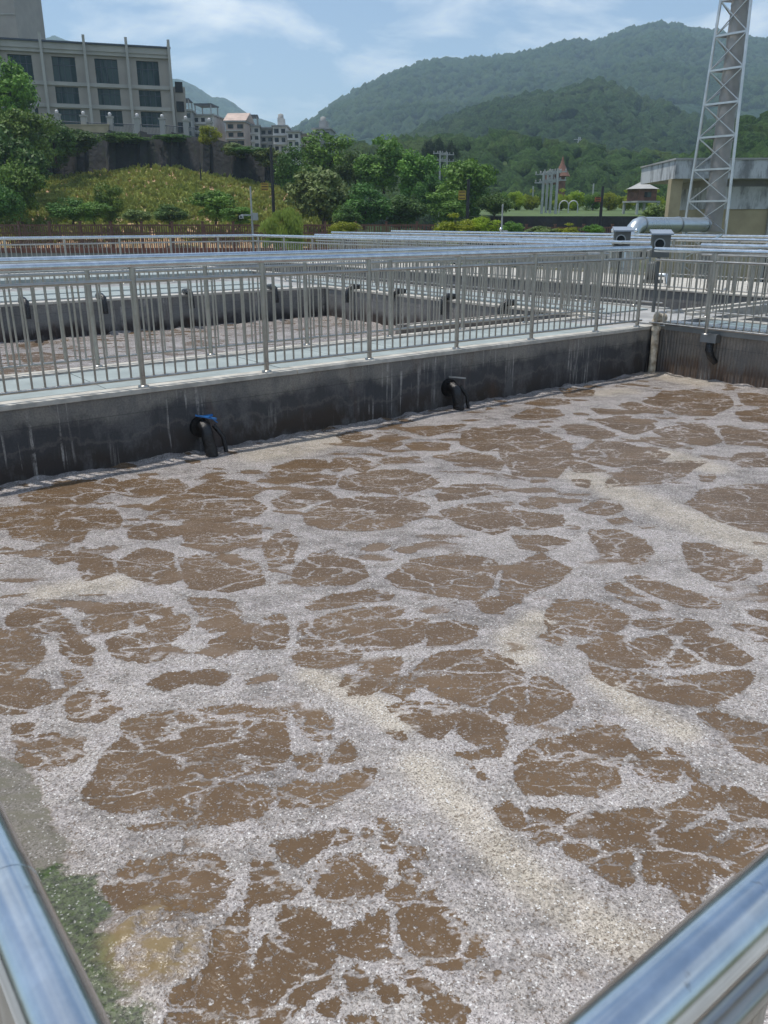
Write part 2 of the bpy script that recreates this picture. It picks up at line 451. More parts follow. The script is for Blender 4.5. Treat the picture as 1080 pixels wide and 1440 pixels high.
# outlines of the bare brown patches between the foam, metres on the water surface
PATCHES = [
[(0.91,4.69),(1.02,4.76),(1.11,4.68),(1.12,4.49),(1.13,4.3),(1.07,4.21),(1.03,4.32),(0.96,4.4),(0.9,4.53)],
[(1.07,4.26),(1.12,4.23),(1.12,4.09),(1.12,4),(1.06,3.86),(1.02,3.92),(1.01,4.04)],
[(0.8,4.52),(0.88,4.44),(0.92,4.3),(0.93,4.15),(0.88,4.05),(0.78,3.96),(0.71,4),(0.57,4.11),(0.59,4.56)],
[(0.68,4.02),(0.76,3.94),(0.83,3.82),(0.85,3.72),(0.9,3.68),(0.83,3.62),(0.73,3.62),(0.67,3.6),(0.6,3.63),(0.52,3.75),(0.55,4.04)],
[(0.94,3.86),(0.99,3.85),(0.99,3.74),(0.94,3.69),(0.91,3.74)],
[(1.32,4.45),(1.43,4.47),(1.57,4.38),(1.68,4.24),(1.64,4.14),(1.55,4.23),(1.39,4.35)],
[(1.26,4.36),(1.34,4.35),(1.5,4.27),(1.52,4.16),(1.42,4.11),(1.3,4.13),(1.21,4.14),(1.21,4.26)],
[(1.49,4.07),(1.61,4.11),(1.69,4.08),(1.66,3.94),(1.54,3.84),(1.45,3.84),(1.44,3.95)],
[(1.22,4.02),(1.31,4.05),(1.41,4),(1.4,3.88),(1.33,3.79),(1.25,3.8),(1.21,3.88)],
[(1.31,3.76),(1.41,3.8),(1.48,3.79),(1.39,3.7),(1.31,3.71)],
[(1.83,4.25),(1.93,4.16),(1.98,4.04),(1.94,3.89),(1.88,3.77),(1.79,3.76),(1.73,3.8),(1.75,3.89),(1.84,3.94),(1.78,4)],
[(1.65,3.69),(1.85,3.74),(1.95,3.72),(1.8,3.49),(1.72,3.58)],
[(1.25,3.5),(1.37,3.52),(1.43,3.48),(1.39,3.39),(1.31,3.4)],
[(1.44,3.43),(1.54,3.44),(1.59,3.3),(1.52,3.27),(1.42,3.38)],
[(0.87,3.58),(0.97,3.61),(1.04,3.53),(1.02,3.43),(1.05,3.35),(0.93,3.32),(0.84,3.41)],
[(0.59,3.32),(0.65,3.36),(0.74,3.32),(0.8,3.2),(0.78,3.12),(0.72,3.09),(0.62,3.12),(0.57,3.2)],
[(0.61,3.5),(0.66,3.48),(0.64,3.4),(0.6,3.44)],
[(0.7,2.85),(0.81,3.02),(0.95,3.13),(1.03,3.24),(1.15,3.23),(1.28,3.17),(1.39,3.1),(1.51,3.04),(1.58,2.95),(1.66,2.86),(1.49,2.59),(1.39,2.54),(1.26,2.57),(1.1,2.59),(0.96,2.61),(0.8,2.64),(0.74,2.7)],
[(0.9,2.56),(1,2.62),(1.1,2.59),(1.24,2.54),(1.31,2.46),(1.28,2.37),(1.21,2.32),(1.08,2.36),(0.95,2.45)],
[(1.67,2.83),(1.75,2.79),(1.78,2.66),(1.7,2.55),(1.62,2.57),(1.6,2.68)],
[(1.75,2.54),(1.74,2.45),(1.67,2.35),(1.59,2.39),(1.57,2.44),(1.64,2.46)],
[(1.5,2.54),(1.59,2.5),(1.57,2.43),(1.5,2.41),(1.47,2.48)],
[(1.34,2.4),(1.43,2.41),(1.54,2.31),(1.65,2.32),(1.71,2.26),(1.67,2.2),(1.56,2.2),(1.41,2.22),(1.29,2.32)],
[(0.77,2.56),(0.89,2.52),(0.94,2.46),(0.81,2.52)],
[(2.33,3.76),(2.52,3.74),(2.76,3.66),(2.81,3.54),(2.75,3.5),(2.49,3.62),(2.32,3.67)],
[(2.14,3.51),(2.3,3.56),(2.48,3.53),(2.67,3.44),(2.75,3.34),(2.66,3.3),(2.47,3.35),(2.27,3.38),(2.12,3.44)],
[(2.3,3.32),(2.48,3.33),(2.63,3.26),(2.76,3.17),(2.65,3.07),(2.55,2.98),(2.38,3.01),(2.27,3.08),(2.28,3.19)],
[(2.65,3.04),(2.74,3.1),(2.87,3.04),(2.91,2.91),(2.86,2.85),(2.69,2.85),(2.55,2.92)],
[(1.94,3.27),(2.06,3.37),(2.18,3.38),(2.27,3.31),(2.26,3.17),(2.22,3.05),(2.11,3.02),(2.02,3.05),(1.92,3.19)],
[(1.97,2.89),(2.06,2.95),(2.21,2.97),(2.38,2.93),(2.35,2.86),(2.24,2.77),(2.13,2.75),(2.02,2.72),(1.95,2.79)],
[(2.1,2.71),(2.31,2.77),(2.49,2.84),(2.61,2.81),(2.8,2.69),(2.81,2.54),(2.76,2.41),(2.65,2.29),(2.54,2.21),(2.45,2.22),(2.41,2.29),(2.32,2.44),(2.29,2.51),(2.28,2.65),(2.14,2.6)],
[(2.03,2.59),(2.16,2.56),(2.26,2.48),(2.29,2.37),(2.19,2.31),(2.07,2.26),(2.02,2.3),(2.03,2.43)],
[(2.29,2.35),(2.41,2.25),(2.38,2.15),(2.28,2.07),(2.18,2.11),(2.14,2.17),(2.16,2.26)],
[(2.04,2.14),(2.19,2.07),(2.28,2.05),(2.18,2.01),(2.07,2.07)],
[(1.91,2.47),(1.95,2.41),(1.94,2.33),(1.91,2.36)],
[(2.03,2.06),(2.05,1.97),(2.04,1.92),(2.01,1.97)],
[(2.71,2.32),(2.81,2.35),(2.82,2.24),(2.79,2.1),(2.74,2.06),(2.66,2.08),(2.51,2.06),(2.44,2.08),(2.41,2.14),(2.59,2.21)],
[(1.92,3.63),(2.04,3.64),(2.09,3.6),(2.04,3.48),(1.95,3.38),(1.86,3.45),(1.86,3.52)],
[(2.04,3.73),(2.14,3.73),(2.13,3.66),(2.06,3.67)],
[(3.38,2.83),(3.56,2.88),(3.71,2.79),(3.74,2.67),(3.74,2.53),(3.72,2.45),(3.57,2.4),(3.42,2.43),(3.31,2.48),(3.2,2.64)],
[(3.14,2.68),(3.2,2.62),(3.18,2.5),(3.12,2.48),(3.1,2.58)],
[(3.97,2.85),(4.02,2.81),(4,2.59),(3.94,2.42),(3.87,2.45),(3.84,2.6),(3.87,2.76)],
[(4.12,2.83),(4.23,2.78),(4.26,2.59),(4.29,2.39),(4.28,2.25),(4.21,2.22),(4.08,2.35),(4.05,2.55)],
[(3.72,2.43),(3.89,2.32),(3.85,2.27),(3.7,2.3),(3.66,2.37)],
[(3.78,2.24),(3.94,2.26),(3.97,2.17),(3.93,2.09),(3.84,2.11),(3.73,2.21)],
[(3.17,2.41),(3.29,2.42),(3.46,2.41),(3.5,2.35),(3.38,2.25),(3.36,2.12),(3.38,2.02),(3.31,2.05),(3.19,2.21),(3.15,2.31)],
[(3.43,2.28),(3.55,2.29),(3.67,2.22),(3.63,2.15),(3.49,2.09),(3.4,2.09),(3.38,2.19)],
[(3.69,2.11),(3.83,2.1),(3.85,2.01),(3.85,1.88),(3.79,1.79),(3.69,1.79),(3.61,1.9),(3.66,2.03)],
[(3.42,2.03),(3.6,2.08),(3.58,1.95),(3.51,1.93),(3.41,1.98)],
[(3.1,2.26),(3.17,2.15),(3.3,1.98),(3.49,1.86),(3.64,1.76),(3.68,1.7),(3.56,1.66),(3.42,1.65),(3.26,1.68),(3.16,1.77),(3.06,1.94),(3.02,2.08),(3.04,2.19)],
[(4.1,2.07),(4.16,1.98),(4.22,1.84),(4.13,1.79),(4.04,1.99)],
[(4.33,2.13),(4.44,1.95),(4.32,1.9),(4.26,2.03)],
[(4.01,1.91),(4.17,1.81),(4.09,1.77),(3.99,1.87)],
[(3.15,1.67),(3.23,1.63),(3.25,1.54),(3.23,1.51),(3.12,1.53),(3.12,1.6)],
[(3.06,1.46),(3.25,1.5),(3.3,1.44),(3.31,1.37),(3.06,1.24),(3.01,1.35),(3.03,1.42)],
[(2.13,1.87),(2.26,1.95),(2.4,1.97),(2.52,1.92),(2.69,1.94),(2.77,1.9),(2.76,1.8),(2.69,1.68),(2.6,1.68),(2.51,1.64),(2.45,1.57),(2.35,1.56),(2.28,1.59),(2.23,1.67),(2.14,1.72),(2.09,1.79)],
[(2.57,1.62),(2.68,1.66),(2.77,1.64),(2.76,1.56),(2.71,1.48),(2.63,1.46),(2.56,1.49),(2.54,1.56)],
[(2.82,1.6),(2.82,1.55),(2.76,1.45),(2.7,1.41),(2.73,1.47)],
[(2.03,1.71),(2.11,1.65),(2.18,1.57),(2.31,1.49),(2.46,1.4),(2.58,1.36),(2.68,1.39),(2.71,1.37),(2.6,1.29),(2.5,1.29),(2.35,1.33),(2.22,1.32),(2.18,1.33),(2.14,1.43),(2,1.55),(1.92,1.59),(1.97,1.66)],
[(1.92,1.79),(1.99,1.79),(1.99,1.74),(1.94,1.66),(1.9,1.69)],
[(1.98,1.51),(2.03,1.47),(2.04,1.4),(2.04,1.32),(2.04,1.27),(2,1.26),(1.98,1.32),(1.98,1.42),(1.96,1.48)],
[(2.09,1.42),(2.13,1.39),(2.12,1.31),(2.06,1.31),(2.07,1.37)],
[(2.08,1.23),(2.24,1.3),(2.35,1.29),(2.45,1.23),(2.42,1.17),(2.28,1.1),(2.12,1.06),(2.07,1.06),(2.12,1.16),(2.08,1.21)],
[(2.47,1.24),(2.56,1.22),(2.54,1.2),(2.48,1.2)],
[(2.74,1.32),(2.78,1.28),(2.76,1.19),(2.81,1.11),(2.74,1.07),(2.68,1.18),(2.6,1.19),(2.66,1.27)],
[(2.39,1.14),(2.53,1.15),(2.61,1.11),(2.68,1.04),(2.58,1.04),(2.45,1.05),(2.3,1.07),(2.31,1.1)],
[(4.7,2.24),(4.92,2.21),(4.65,2.07),(4.58,2.16)],
[(5,2.97),(5.12,2.83),(5.12,2.61),(5.11,2.43),(4.95,2.36),(4.74,2.35),(4.59,2.36),(4.53,2.47),(4.61,2.67)],
[(4.67,3.53),(4.84,3.4),(4.83,3.19),(4.69,2.99),(4.42,2.89),(4.34,3.03),(4.24,3.1),(4.43,3.28)],
[(2.94,3.75),(3.25,3.87),(3.56,3.79),(3.68,3.57),(3.62,3.43),(3.35,3.23),(3.15,3.19),(3.03,3.34),(2.92,3.62)],
[(3.66,3.4),(4.02,3.43),(3.98,3.15),(3.77,3.03),(3.51,3.04),(3.34,3),(3.33,3.13)],
[(3.12,3.15),(3.26,3.15),(3.36,3.07),(3.29,3.02),(3.17,2.97),(3.09,3.03)],
[(2.56,4.25),(2.79,4.39),(2.94,4.11),(2.85,3.86),(2.7,3.84),(2.48,4),(2.48,4.15)],
[(1.16,6.81),(1.48,6.59),(1.51,6.43),(1.41,6.35),(1.28,6.25),(1.08,6.45)],
[(1.33,6.21),(1.45,6.42),(1.69,6.38),(1.87,6.26),(2.02,6.13),(2,5.89),(1.89,5.69),(1.72,5.82),(1.61,5.64),(1.41,5.79),(1.3,5.96)],
[(1.6,6.93),(1.81,6.98),(2.12,6.99),(2.31,6.9),(2.2,6.62),(1.96,6.45),(1.71,6.65),(1.59,6.81)],
[(2.23,6.6),(2.35,6.76),(2.55,6.77),(2.75,6.56),(2.73,6.34),(2.57,6.22),(2.37,6.33)],
[(2.28,5.99),(2.53,6.13),(2.77,6.23),(2.76,5.95),(2.48,5.9),(2.29,5.92)],
[(2.84,6.25),(3.03,6.36),(3.2,6.16),(3.25,5.86),(3.07,5.79),(2.76,5.95)],
[(2.21,5.73),(2.4,5.83),(2.7,5.82),(2.99,5.64),(2.99,5.44),(2.8,5.31),(2.55,5.41),(2.26,5.65)],
[(1.96,5.54),(2.11,5.57),(2.22,5.43),(2.2,5.27),(2.05,5.29),(1.94,5.43)],
[(2.3,5.37),(2.54,5.38),(2.75,5.11),(2.61,4.86),(2.32,4.83),(2.2,5.09)],
[(1.36,5.5),(1.46,5.48),(1.46,5.34),(1.36,5.33)],
[(1.54,5.36),(1.63,5.13),(1.58,4.94),(1.43,4.91),(1.46,5.11)],
[(1.7,5.07),(1.89,5.16),(2,5),(1.86,4.58),(1.73,4.59),(1.65,4.88)],
[(2.06,4.87),(2.29,4.79),(2.38,4.54),(2.28,4.19),(2.05,4.21),(1.91,4.41)],
[(2.6,4.69),(2.86,4.88),(2.82,4.7),(2.59,4.38),(2.46,4.41)],
[(3.51,6.18),(3.73,6.38),(3.97,6.45),(4.12,6.3),(3.96,6.06),(3.73,5.95),(3.45,5.86),(3.42,5.98)],
[(4.29,6.26),(4.43,6.15),(4.43,5.84),(4.24,5.79),(4.23,6),(4.05,5.91),(4.03,6.01)],
[(3.6,5.8),(3.76,5.88),(3.87,5.71),(3.76,5.59),(3.64,5.69)],
[(3.81,5.5),(4.01,5.69),(4.33,5.69),(4.55,5.55),(4.59,5.29),(4.52,5.08),(4.27,5.02),(4.09,4.99),(3.96,5.21),(3.82,5.42)],
[(4.59,5.97),(4.78,5.94),(4.83,5.68),(4.72,5.71),(4.55,5.81)],
[(5.17,6.25),(5.37,6.2),(5.48,6),(5.31,5.86),(5.11,6.01)],
[(4.93,6.54),(5.15,6.52),(5.08,6.32),(4.85,6.25)],
[(5.1,5.73),(5.41,5.71),(5.54,5.45),(5.45,5.2),(5.22,5.03),(5.17,5.27),(5.13,5.51)],
[(5.98,6.26),(6.39,6.19),(5.92,5.67),(5.64,5.64),(5.63,5.89)],
[(3.17,5.52),(3.37,5.6),(3.61,5.53),(3.59,5.3),(3.25,5.3),(3.11,5.35)],
[(3.18,5.08),(3.38,5.2),(3.71,5.17),(4.01,4.98),(4.06,4.67),(3.82,4.48),(3.59,4.46),(3.38,4.53),(3.13,4.72),(3.09,4.89)],
[(4.27,4.78),(4.58,4.91),(4.86,4.76),(4.89,4.54),(4.68,4.58),(4.4,4.63),(4.23,4.7)],
[(4.06,4.5),(4.28,4.5),(4.53,4.35),(4.44,4.1),(4.19,3.9),(4.02,3.91),(3.97,4.17),(3.99,4.39)],
[(4.84,6.99),(5.04,6.99),(5.08,6.8),(4.76,6.74)],
[(5.53,6.94),(5.58,6.69),(6.17,6.53),(5.97,6.43),(5.56,6.43)],
[(6.9,6.41),(7.31,6.56),(7.55,6.38),(7.37,6.18),(7.01,6.23)],
[(7.61,6.84),(7.95,6.91),(8.13,6.71),(7.98,6.56),(7.63,6.62)],
[(8.6,7.17),(8.94,6.97),(8.67,6.75),(8.34,6.83)],
[(8.45,6.08),(8.7,6.11),(8.66,5.67),(8.41,5.51),(8.32,5.78)],
[(7.59,5.78),(7.93,5.74),(8.01,5.45),(7.8,5.18),(7.35,5.12),(7.44,5.46)],
[(8.03,6.15),(8.22,5.96),(8.05,5.8),(7.86,5.94)],
[(6.93,5.64),(7.28,5.58),(7.18,5.17),(6.85,5.2),(6.79,5.48)],
[(8.88,6.02),(9.69,6.26),(10.08,6.09),(10.07,5.66),(9.5,5.27),(8.79,5.08),(8.59,5.33),(8.8,5.81)],
[(7.67,5.07),(7.97,5.05),(8.02,4.6),(7.8,4.39),(7.5,4.37),(7.45,4.66)],
[(7.26,4.92),(7.46,4.84),(7.31,4.49),(7.12,4.49),(7.17,4.81)],
[(8.18,5.1),(8.37,4.95),(8.27,4.73),(8.07,4.64),(8.06,4.89)],
[(6.36,4.98),(6.76,5.12),(6.93,4.99),(6.93,4.64),(6.9,4.39),(6.59,4.32),(6.17,4.41),(6.12,4.62),(6.15,4.81)],
[(6.35,6.1),(6.67,5.93),(6.46,5.25),(5.95,4.81),(5.49,4.59),(5.25,4.84),(5.64,5.37)],
[(5.96,4.81),(6.02,4.7),(5.96,4.42),(5.79,4.56)],
[(6.06,4.29),(6.59,4.32),(6.8,4.15),(6.92,4),(6.4,3.89),(6.06,3.88),(5.88,3.97),(5.61,4.1),(5.81,4.21)],
[(10.31,5.6),(10.53,5.13),(9.86,4.79),(9.67,5.14)],
[(9.23,4.98),(9.69,4.87),(9.78,4.75),(9.1,4.39),(8.85,4.71)],
[(8.26,4.61),(8.5,4.56),(8.5,4.07),(8.07,3.85),(7.75,4.24)],
[(7.16,3.87),(7.51,3.99),(7.89,3.76),(7.36,3.48),(7.08,3.7)],
[(6.52,3.79),(6.68,3.73),(6.47,3.62),(6.4,3.7)],
[(5.83,3.45),(6.15,3.56),(6.41,3.49),(6.89,3.24),(5.69,2.61),(5.54,2.8),(5.56,3.04),(5.68,3.29),(5.73,3.42)],
[(4.69,4.23),(4.92,4.28),(4.96,4.13),(4.88,4.04),(4.73,4.07),(4.67,4.17)],
[(4.98,3.89),(5.19,3.88),(5.3,3.76),(5.21,3.65),(5.01,3.66),(4.93,3.78)],
[(4.95,3.61),(5.11,3.54),(5.04,3.44),(4.9,3.49)],
[(4.55,4.17),(4.61,4.04),(4.74,3.87),(4.58,3.73),(4.34,3.79),(4.28,3.93)],
[(5.55,4.41),(5.63,4.35),(5.47,4.21),(5.44,4.29)],
[(4.11,3.79),(4.34,3.66),(4.36,3.47),(4.1,3.45),(3.98,3.59)],
[(1.17,2.15),(1.27,2.11),(1.33,2.1),(1.42,2.05),(1.41,1.99),(1.33,2.01),(1.25,2.03),(1.2,2),(1.17,2.02),(1.16,2.1)],
[(1.52,2.03),(1.56,1.99),(1.55,1.96),(1.51,1.97)],
[(1.47,2),(1.48,1.97),(1.46,1.94),(1.44,1.97)],
[(1.53,1.96),(1.56,1.9),(1.53,1.89),(1.51,1.93)],
[(1.48,1.91),(1.51,1.86),(1.48,1.83),(1.45,1.86)],
[(1.53,1.85),(1.58,1.79),(1.55,1.75),(1.51,1.79)],
[(1.16,1.92),(1.24,1.97),(1.32,1.96),(1.38,1.91),(1.39,1.83),(1.38,1.76),(1.33,1.72),(1.25,1.77),(1.2,1.77),(1.15,1.81),(1.16,1.89)],
[(1.46,1.82),(1.5,1.79),(1.5,1.69),(1.45,1.67),(1.36,1.64),(1.33,1.68),(1.35,1.71),(1.44,1.71)],
[(1.32,1.61),(1.42,1.63),(1.48,1.63),(1.47,1.53),(1.47,1.44),(1.46,1.36),(1.45,1.33),(1.38,1.37),(1.32,1.35),(1.3,1.38),(1.28,1.43),(1.28,1.52)],
[(1.12,1.69),(1.18,1.68),(1.3,1.66),(1.26,1.58),(1.22,1.54),(1.23,1.48),(1.18,1.5),(1.15,1.55),(1.09,1.62)],
[(1.07,2.12),(1.11,2.07),(1.09,1.98),(1.14,1.92),(1.1,1.89),(1.02,1.92),(0.97,1.94),(0.89,1.94),(0.79,1.91),(0.72,1.8),(0.6,1.8),(0.52,1.69),(0.71,1.55),(0.77,1.67),(0.87,1.85)],
[(1.04,1.87),(1.09,1.83),(1.13,1.72),(1.07,1.63),(0.98,1.57),(0.9,1.57),(0.84,1.56),(0.72,1.54),(0.72,1.6),(0.9,1.8),(0.99,1.83)],
[(1.13,1.47),(1.16,1.43),(1.14,1.38),(1.1,1.4)],
[(1.18,1.45),(1.24,1.42),(1.24,1.34),(1.21,1.36)],
[(1.17,1.31),(1.24,1.31),(1.27,1.24),(1.19,1.18),(1.11,1.24)],
[(1.35,1.31),(1.42,1.27),(1.42,1.25),(1.34,1.28)],
[(0.93,1.5),(0.98,1.49),(0.95,1.46)],
[(1.06,1.54),(1.11,1.54),(1.1,1.48),(1.04,1.48)],
[(0.99,1.41),(1.04,1.37),(1,1.32),(0.92,1.38)],
[(0.61,2.35),(0.71,2.4),(0.84,2.33),(0.96,2.21),(0.95,2.09),(0.83,1.99),(0.74,2.06),(0.61,2.16),(0.58,2.26)]]
ALGAE = [(0.49,2.55),(0.58,2.48),(0.56,2.2),(0.55,1.94),(0.57,1.71),(0.56,1.64),(0.4,1.76)]
MURK = [(0.49,4.08),(0.58,3.62),(0.61,3.39),(0.6,3.04),(0.55,2.75),(0.59,2.58),(0.57,2.45),(0.48,2.52),(0.32,3.25)]
CREAM = [(4.23,6.73,0.64,0.4),(10.72,6.96,0.53,0.52),(8.97,6.64,0.43,0.36),(5.56,3.67,0.41,0.43),(5.42,2.95,0.42,0.25),(1.4,4.76,0.4,0.16),(6.86,4.43,0.35,0.33),(1.89,1.97,0.17,0.24),(1.76,1.46,0.21,0.21),(1.82,1.15,0.18,0.14),(3,1.93,0.16,0.16),(3.13,2.69,0.16,0.23),(1.99,2.79,0.21,0.17),(4.13,8.03,0.47,0.42)]
JET = (0.65,1.99)


# ================================================================= THE FOAMING WATER
WATER_Z = -0.70


def poly_sdf(X, Y, P):
    """signed distance (negative inside) from grid points to a closed outline"""
    P = np.array(P); n = len(P)
    d = np.full(X.shape, 1e9); inside = np.zeros(X.shape, bool)
    for i in range(n):
        ax, ay = P[i]; bx, by = P[(i + 1) % n]
        ex, ey = bx - ax, by - ay
        wx, wy = X - ax, Y - ay
        t = np.clip((wx * ex + wy * ey) / (ex * ex + ey * ey + 1e-12), 0, 1)
        d = np.minimum(d, (wx - ex * t) ** 2 + (wy - ey * t) ** 2)
        c = ((ay <= Y) & (by > Y)) | ((by <= Y) & (ay > Y))
        xi = ax + (Y - ay) / (ey if abs(ey) > 1e-9 else 1e-9) * ex
        inside ^= c & (X < xi)
    d = np.sqrt(d)
    return np.where(inside, -d, d)


def vnoise(X, Y, s, seed):
    """smooth value noise on numpy grids"""
    rng = np.random.RandomState(seed)
    T = rng.rand(256, 256)
    x = X * s; y = Y * s
    xi = np.floor(x).astype(int); yi = np.floor(y).astype(int)
    fx = x - xi; fy = y - yi
    fx = fx * fx * (3 - 2 * fx); fy = fy * fy * (3 - 2 * fy)
    g = lambda a, b: T[a % 256, b % 256]
    return (g(xi, yi) * (1 - fx) + g(xi + 1, yi) * fx) * (1 - fy) + (g(xi, yi + 1) * (1 - fx) + g(xi + 1, yi + 1) * fx) * fy


def fbm(X, Y, s, seed, o=4):
    r = 0; a = 1; t = 0
    for i in range(o):
        r = r + a * vnoise(X, Y, s * 2 ** i, seed + i); t += a; a *= 0.5
    return r / t


def mat_foam_water():
    k = NM('foaming_brown_water')
    at_ = lambda nm: (lambda o: (setattr(o, 'attribute_name', nm), o.outputs['Fac'])[1])(k.n('Attribute'))
    sdf = at_('patch'); cream = at_('cream'); algae = at_('algae'); murk = at_('murk'); jet = at_('jet')
    P = k.tc.outputs['Object']
    # flow streaks run roughly across the line of sight
    rot = k.n('Mapping'); rot.inputs['Rotation'].default_value = (0, 0, YAW); k.l(P, rot.inputs[0])
    st = k.n('Mapping'); st.inputs['Scale'].default_value = (0.55, 1.0, 1.0); k.l(rot.outputs[0], st.inputs[0]); S = st.outputs[0]
    n_a = k.noise(3.2, 3, 0.6, v=S, dist=0.6)
    n_b = k.noise(12.0, 5, 0.62, v=S)
    n_c = k.noise(48.0, 4, 0.65)
    edge = k.math('ADD', sdf, k.math('MULTIPLY', k.math('SUBTRACT', n_a, 0.5), 0.02))
    edge = k.math('ADD', edge, k.math('MULTIPLY', k.math('SUBTRACT', n_b, 0.5), 0.055))
    edge = k.math('ADD', edge, k.math('MULTIPLY', k.math('SUBTRACT', n_c, 0.5), 0.045))
    cov = k.math('ADD', k.step(edge, -0.026, 0.030), -0.005)
    nn = k.lerp(n_c, 0.0, 1.0, 0.33, 0.67)
    foam = k.step(k.math('SUBTRACT', cov, nn), -0.10, 0.06)
    holes = k.math('MULTIPLY', k.step(k.noise(75.0, 3, 0.65), 0.565, 0.62), 0.62)
    foam = k.math('MULTIPLY', foam, k.math('SUBTRACT', 1.0, holes))
    # thin threads of foam crossing the brown patches
    wv = k.n('VectorMath', operation='ADD')
    wn = k.n('TexNoise'); wn.inputs['Scale'].default_value = 2.6; wn.inputs['Detail'].default_value = 5
    wn.inputs['Roughness'].default_value = 0.65; k.l(S, wn.inputs['Vector'])
    ws = k.n('VectorMath', operation='SCALE'); ws.inputs['Scale'].default_value = 0.30; k.l(wn.outputs['Color'], ws.inputs[0])
    k.l(S, wv.inputs[0]); k.l(ws.outputs[0], wv.inputs[1])
    ve = k.voro(3.6, 'DISTANCE_TO_EDGE', v=wv.outputs[0])
    vt = k.math('ADD', ve, k.math('MULTIPLY', k.math('SUBTRACT', n_c, 0.5), 0.07))
    thread = k.math('SUBTRACT', 1.0, k.step(vt, 0.012, 0.034))
    thread = k.math('MULTIPLY', thread, k.step(n_b, 0.36, 0.46))
    ve2 = k.voro(9.0, 'DISTANCE_TO_EDGE', v=wv.outputs[0])
    vt2 = k.math('ADD', ve2, k.math('MULTIPLY', k.math('SUBTRACT', n_c, 0.5), 0.35))
    th2 = k.math('MULTIPLY', k.math('SUBTRACT', 1.0, k.step(vt2, 0.01, 0.05)), k.step(n_a, 0.42, 0.56))
    # flecks: single bubbles and rafts of bubbles
    fl = k.noise(34.0, 4, 0.7)
    fl2 = k.noise(110.0, 2, 0.6, v=S)
    fleck = k.math('MAXIMUM', k.step(fl, 0.575, 0.625), k.step(k.math('ADD', k.math('MULTIPLY', fl2, 0.75), k.math('MULTIPLY', n_b, 0.25)), 0.625, 0.65))
    foam = k.math('MAXIMUM', foam, k.math('MULTIPLY', thread, 0.85))
    foam = k.math('MAXIMUM', foam, k.math('MULTIPLY', th2, 0.7))
    foam = k.math('MAXIMUM', foam, k.math('MULTIPLY', fleck, 0.72))
    small = k.voro(5.2, 'SMOOTH_F1', v=wv.outputs[0])
    thin = k.step(k.math('ADD', n_a, k.math('MULTIPLY', at_('thin'), 0.22)), 0.56, 0.66)
    cellhole = k.math('MULTIPLY', k.math('SUBTRACT', 1.0, k.step(k.math('ADD', small, k.math('MULTIPLY', k.math('SUBTRACT', n_c, 0.5), 0.22)), 0.27, 0.31)), thin)
    foam = k.math('MULTIPLY', foam, k.math('SUBTRACT', 1.0, k.math('MULTIPLY', cellhole, 0.92)))
    # murky strip beside the near wall: less foam
    mk = k.step(k.math('ADD', murk, k.math('MULTIPLY', k.math('SUBTRACT', n_b, 0.5), 1.3)), 0.42, 0.62)
    al = k.step(k.math('ADD', algae, k.math('MULTIPLY', k.math('SUBTRACT', n_b, 0.5), 1.3)), 0.40, 0.62)
    foam = k.math('MULTIPLY', foam, k.math('SUBTRACT', 1.0, k.math('MULTIPLY', mk, k.lerp(n_b, 0.45, 0.95, 0.4, 0.6))))
    foam = k.math('MULTIPLY', foam, k.math('SUBTRACT', 1.0, k.math('MULTIPLY', al, 0.80)))
    foam = k.math('MULTIPLY', foam, k.math('SUBTRACT', 1.0, k.math('MULTIPLY', k.step(jet, 0.15, 0.6), k.step(n_b, 0.42, 0.62))))
    # bubble cells
    b1 = k.voro(105.0, 'F1'); b2 = k.voro(48.0, 'F1'); b3 = k.voro(240.0, 'F1')
    bubbles = k.math('ADD', k.math('MULTIPLY', b1, 0.55), k.math('MULTIPLY', b3, 0.45))
    big = k.step(k.noise(5.0, 3, 0.6), 0.48, 0.62)
    tone = k.noise(2.2, 5, 0.6, v=S)
    vc = k.n('TexVoronoi'); vc.inputs['Scale'].default_value = 170.0; k.l(P, vc.inputs['Vector'])
    sc_ = k.n('SeparateColor'); k.l(vc.outputs['Color'], sc_.inputs[0])
    fcol = k.mix(k.step(tone, 0.3, 0.7), (0.158, 0.142, 0.131), (0.280, 0.258, 0.240))
    fcol = k.mix(k.step(n_b, 0.35, 0.7), fcol, (0.225, 0.206, 0.200))
    mc = k.n('VectorMath', operation='SCALE'); k.l(fcol, mc.inputs[0]); k.l(k.math('MULTIPLY', k.lerp(n_c, 0.70, 1.30, 0.3, 0.7), k.lerp(n_b, 0.84, 1.18, 0.3, 0.7)), mc.inputs['Scale']); fcol = mc.outputs[0]
    cr_ = k.math('MULTIPLY', k.step(k.math('ADD', cream, k.math('MULTIPLY', k.math('SUBTRACT', n_b, 0.5), 0.5)), 0.10, 1.0), 0.4)
    fcol = k.mix(cr_, fcol, (0.38, 0.33, 0.245))
    # darker film seen through each bubble, pale rim
    rim = k.lerp(bubbles, 0.12, 1.65, 0.10, 0.55)
    bigm = k.mix(k.math('MULTIPLY', big, 0.6), rim, k.lerp(b2, 0.45, 1.25, 0.1, 0.6))
    fm = k.n('VectorMath', operation='MULTIPLY'); k.l(fcol, fm.inputs[0]); k.l(bigm, fm.inputs[1])
    pk = k.n('VectorMath', operation='SCALE'); k.l(fm.outputs[0], pk.inputs[0])
    k.l(k.lerp(sc_.outputs[0], 0.84, 1.24), pk.inputs['Scale'])
    brown = k.mix(k.step(n_a, 0.3, 0.7), (0.108, 0.068, 0.036), (0.145, 0.094, 0.052))
    brown = k.mix(k.math('MULTIPLY', k.step(fl, 0.45, 0.65), 0.35), brown, (0.15, 0.105, 0.068))
    brown = k.mix(mk, brown, k.mix(k.step(n_b, 0.4, 0.6), (0.075, 0.066, 0.040), (0.135, 0.125, 0.09)))
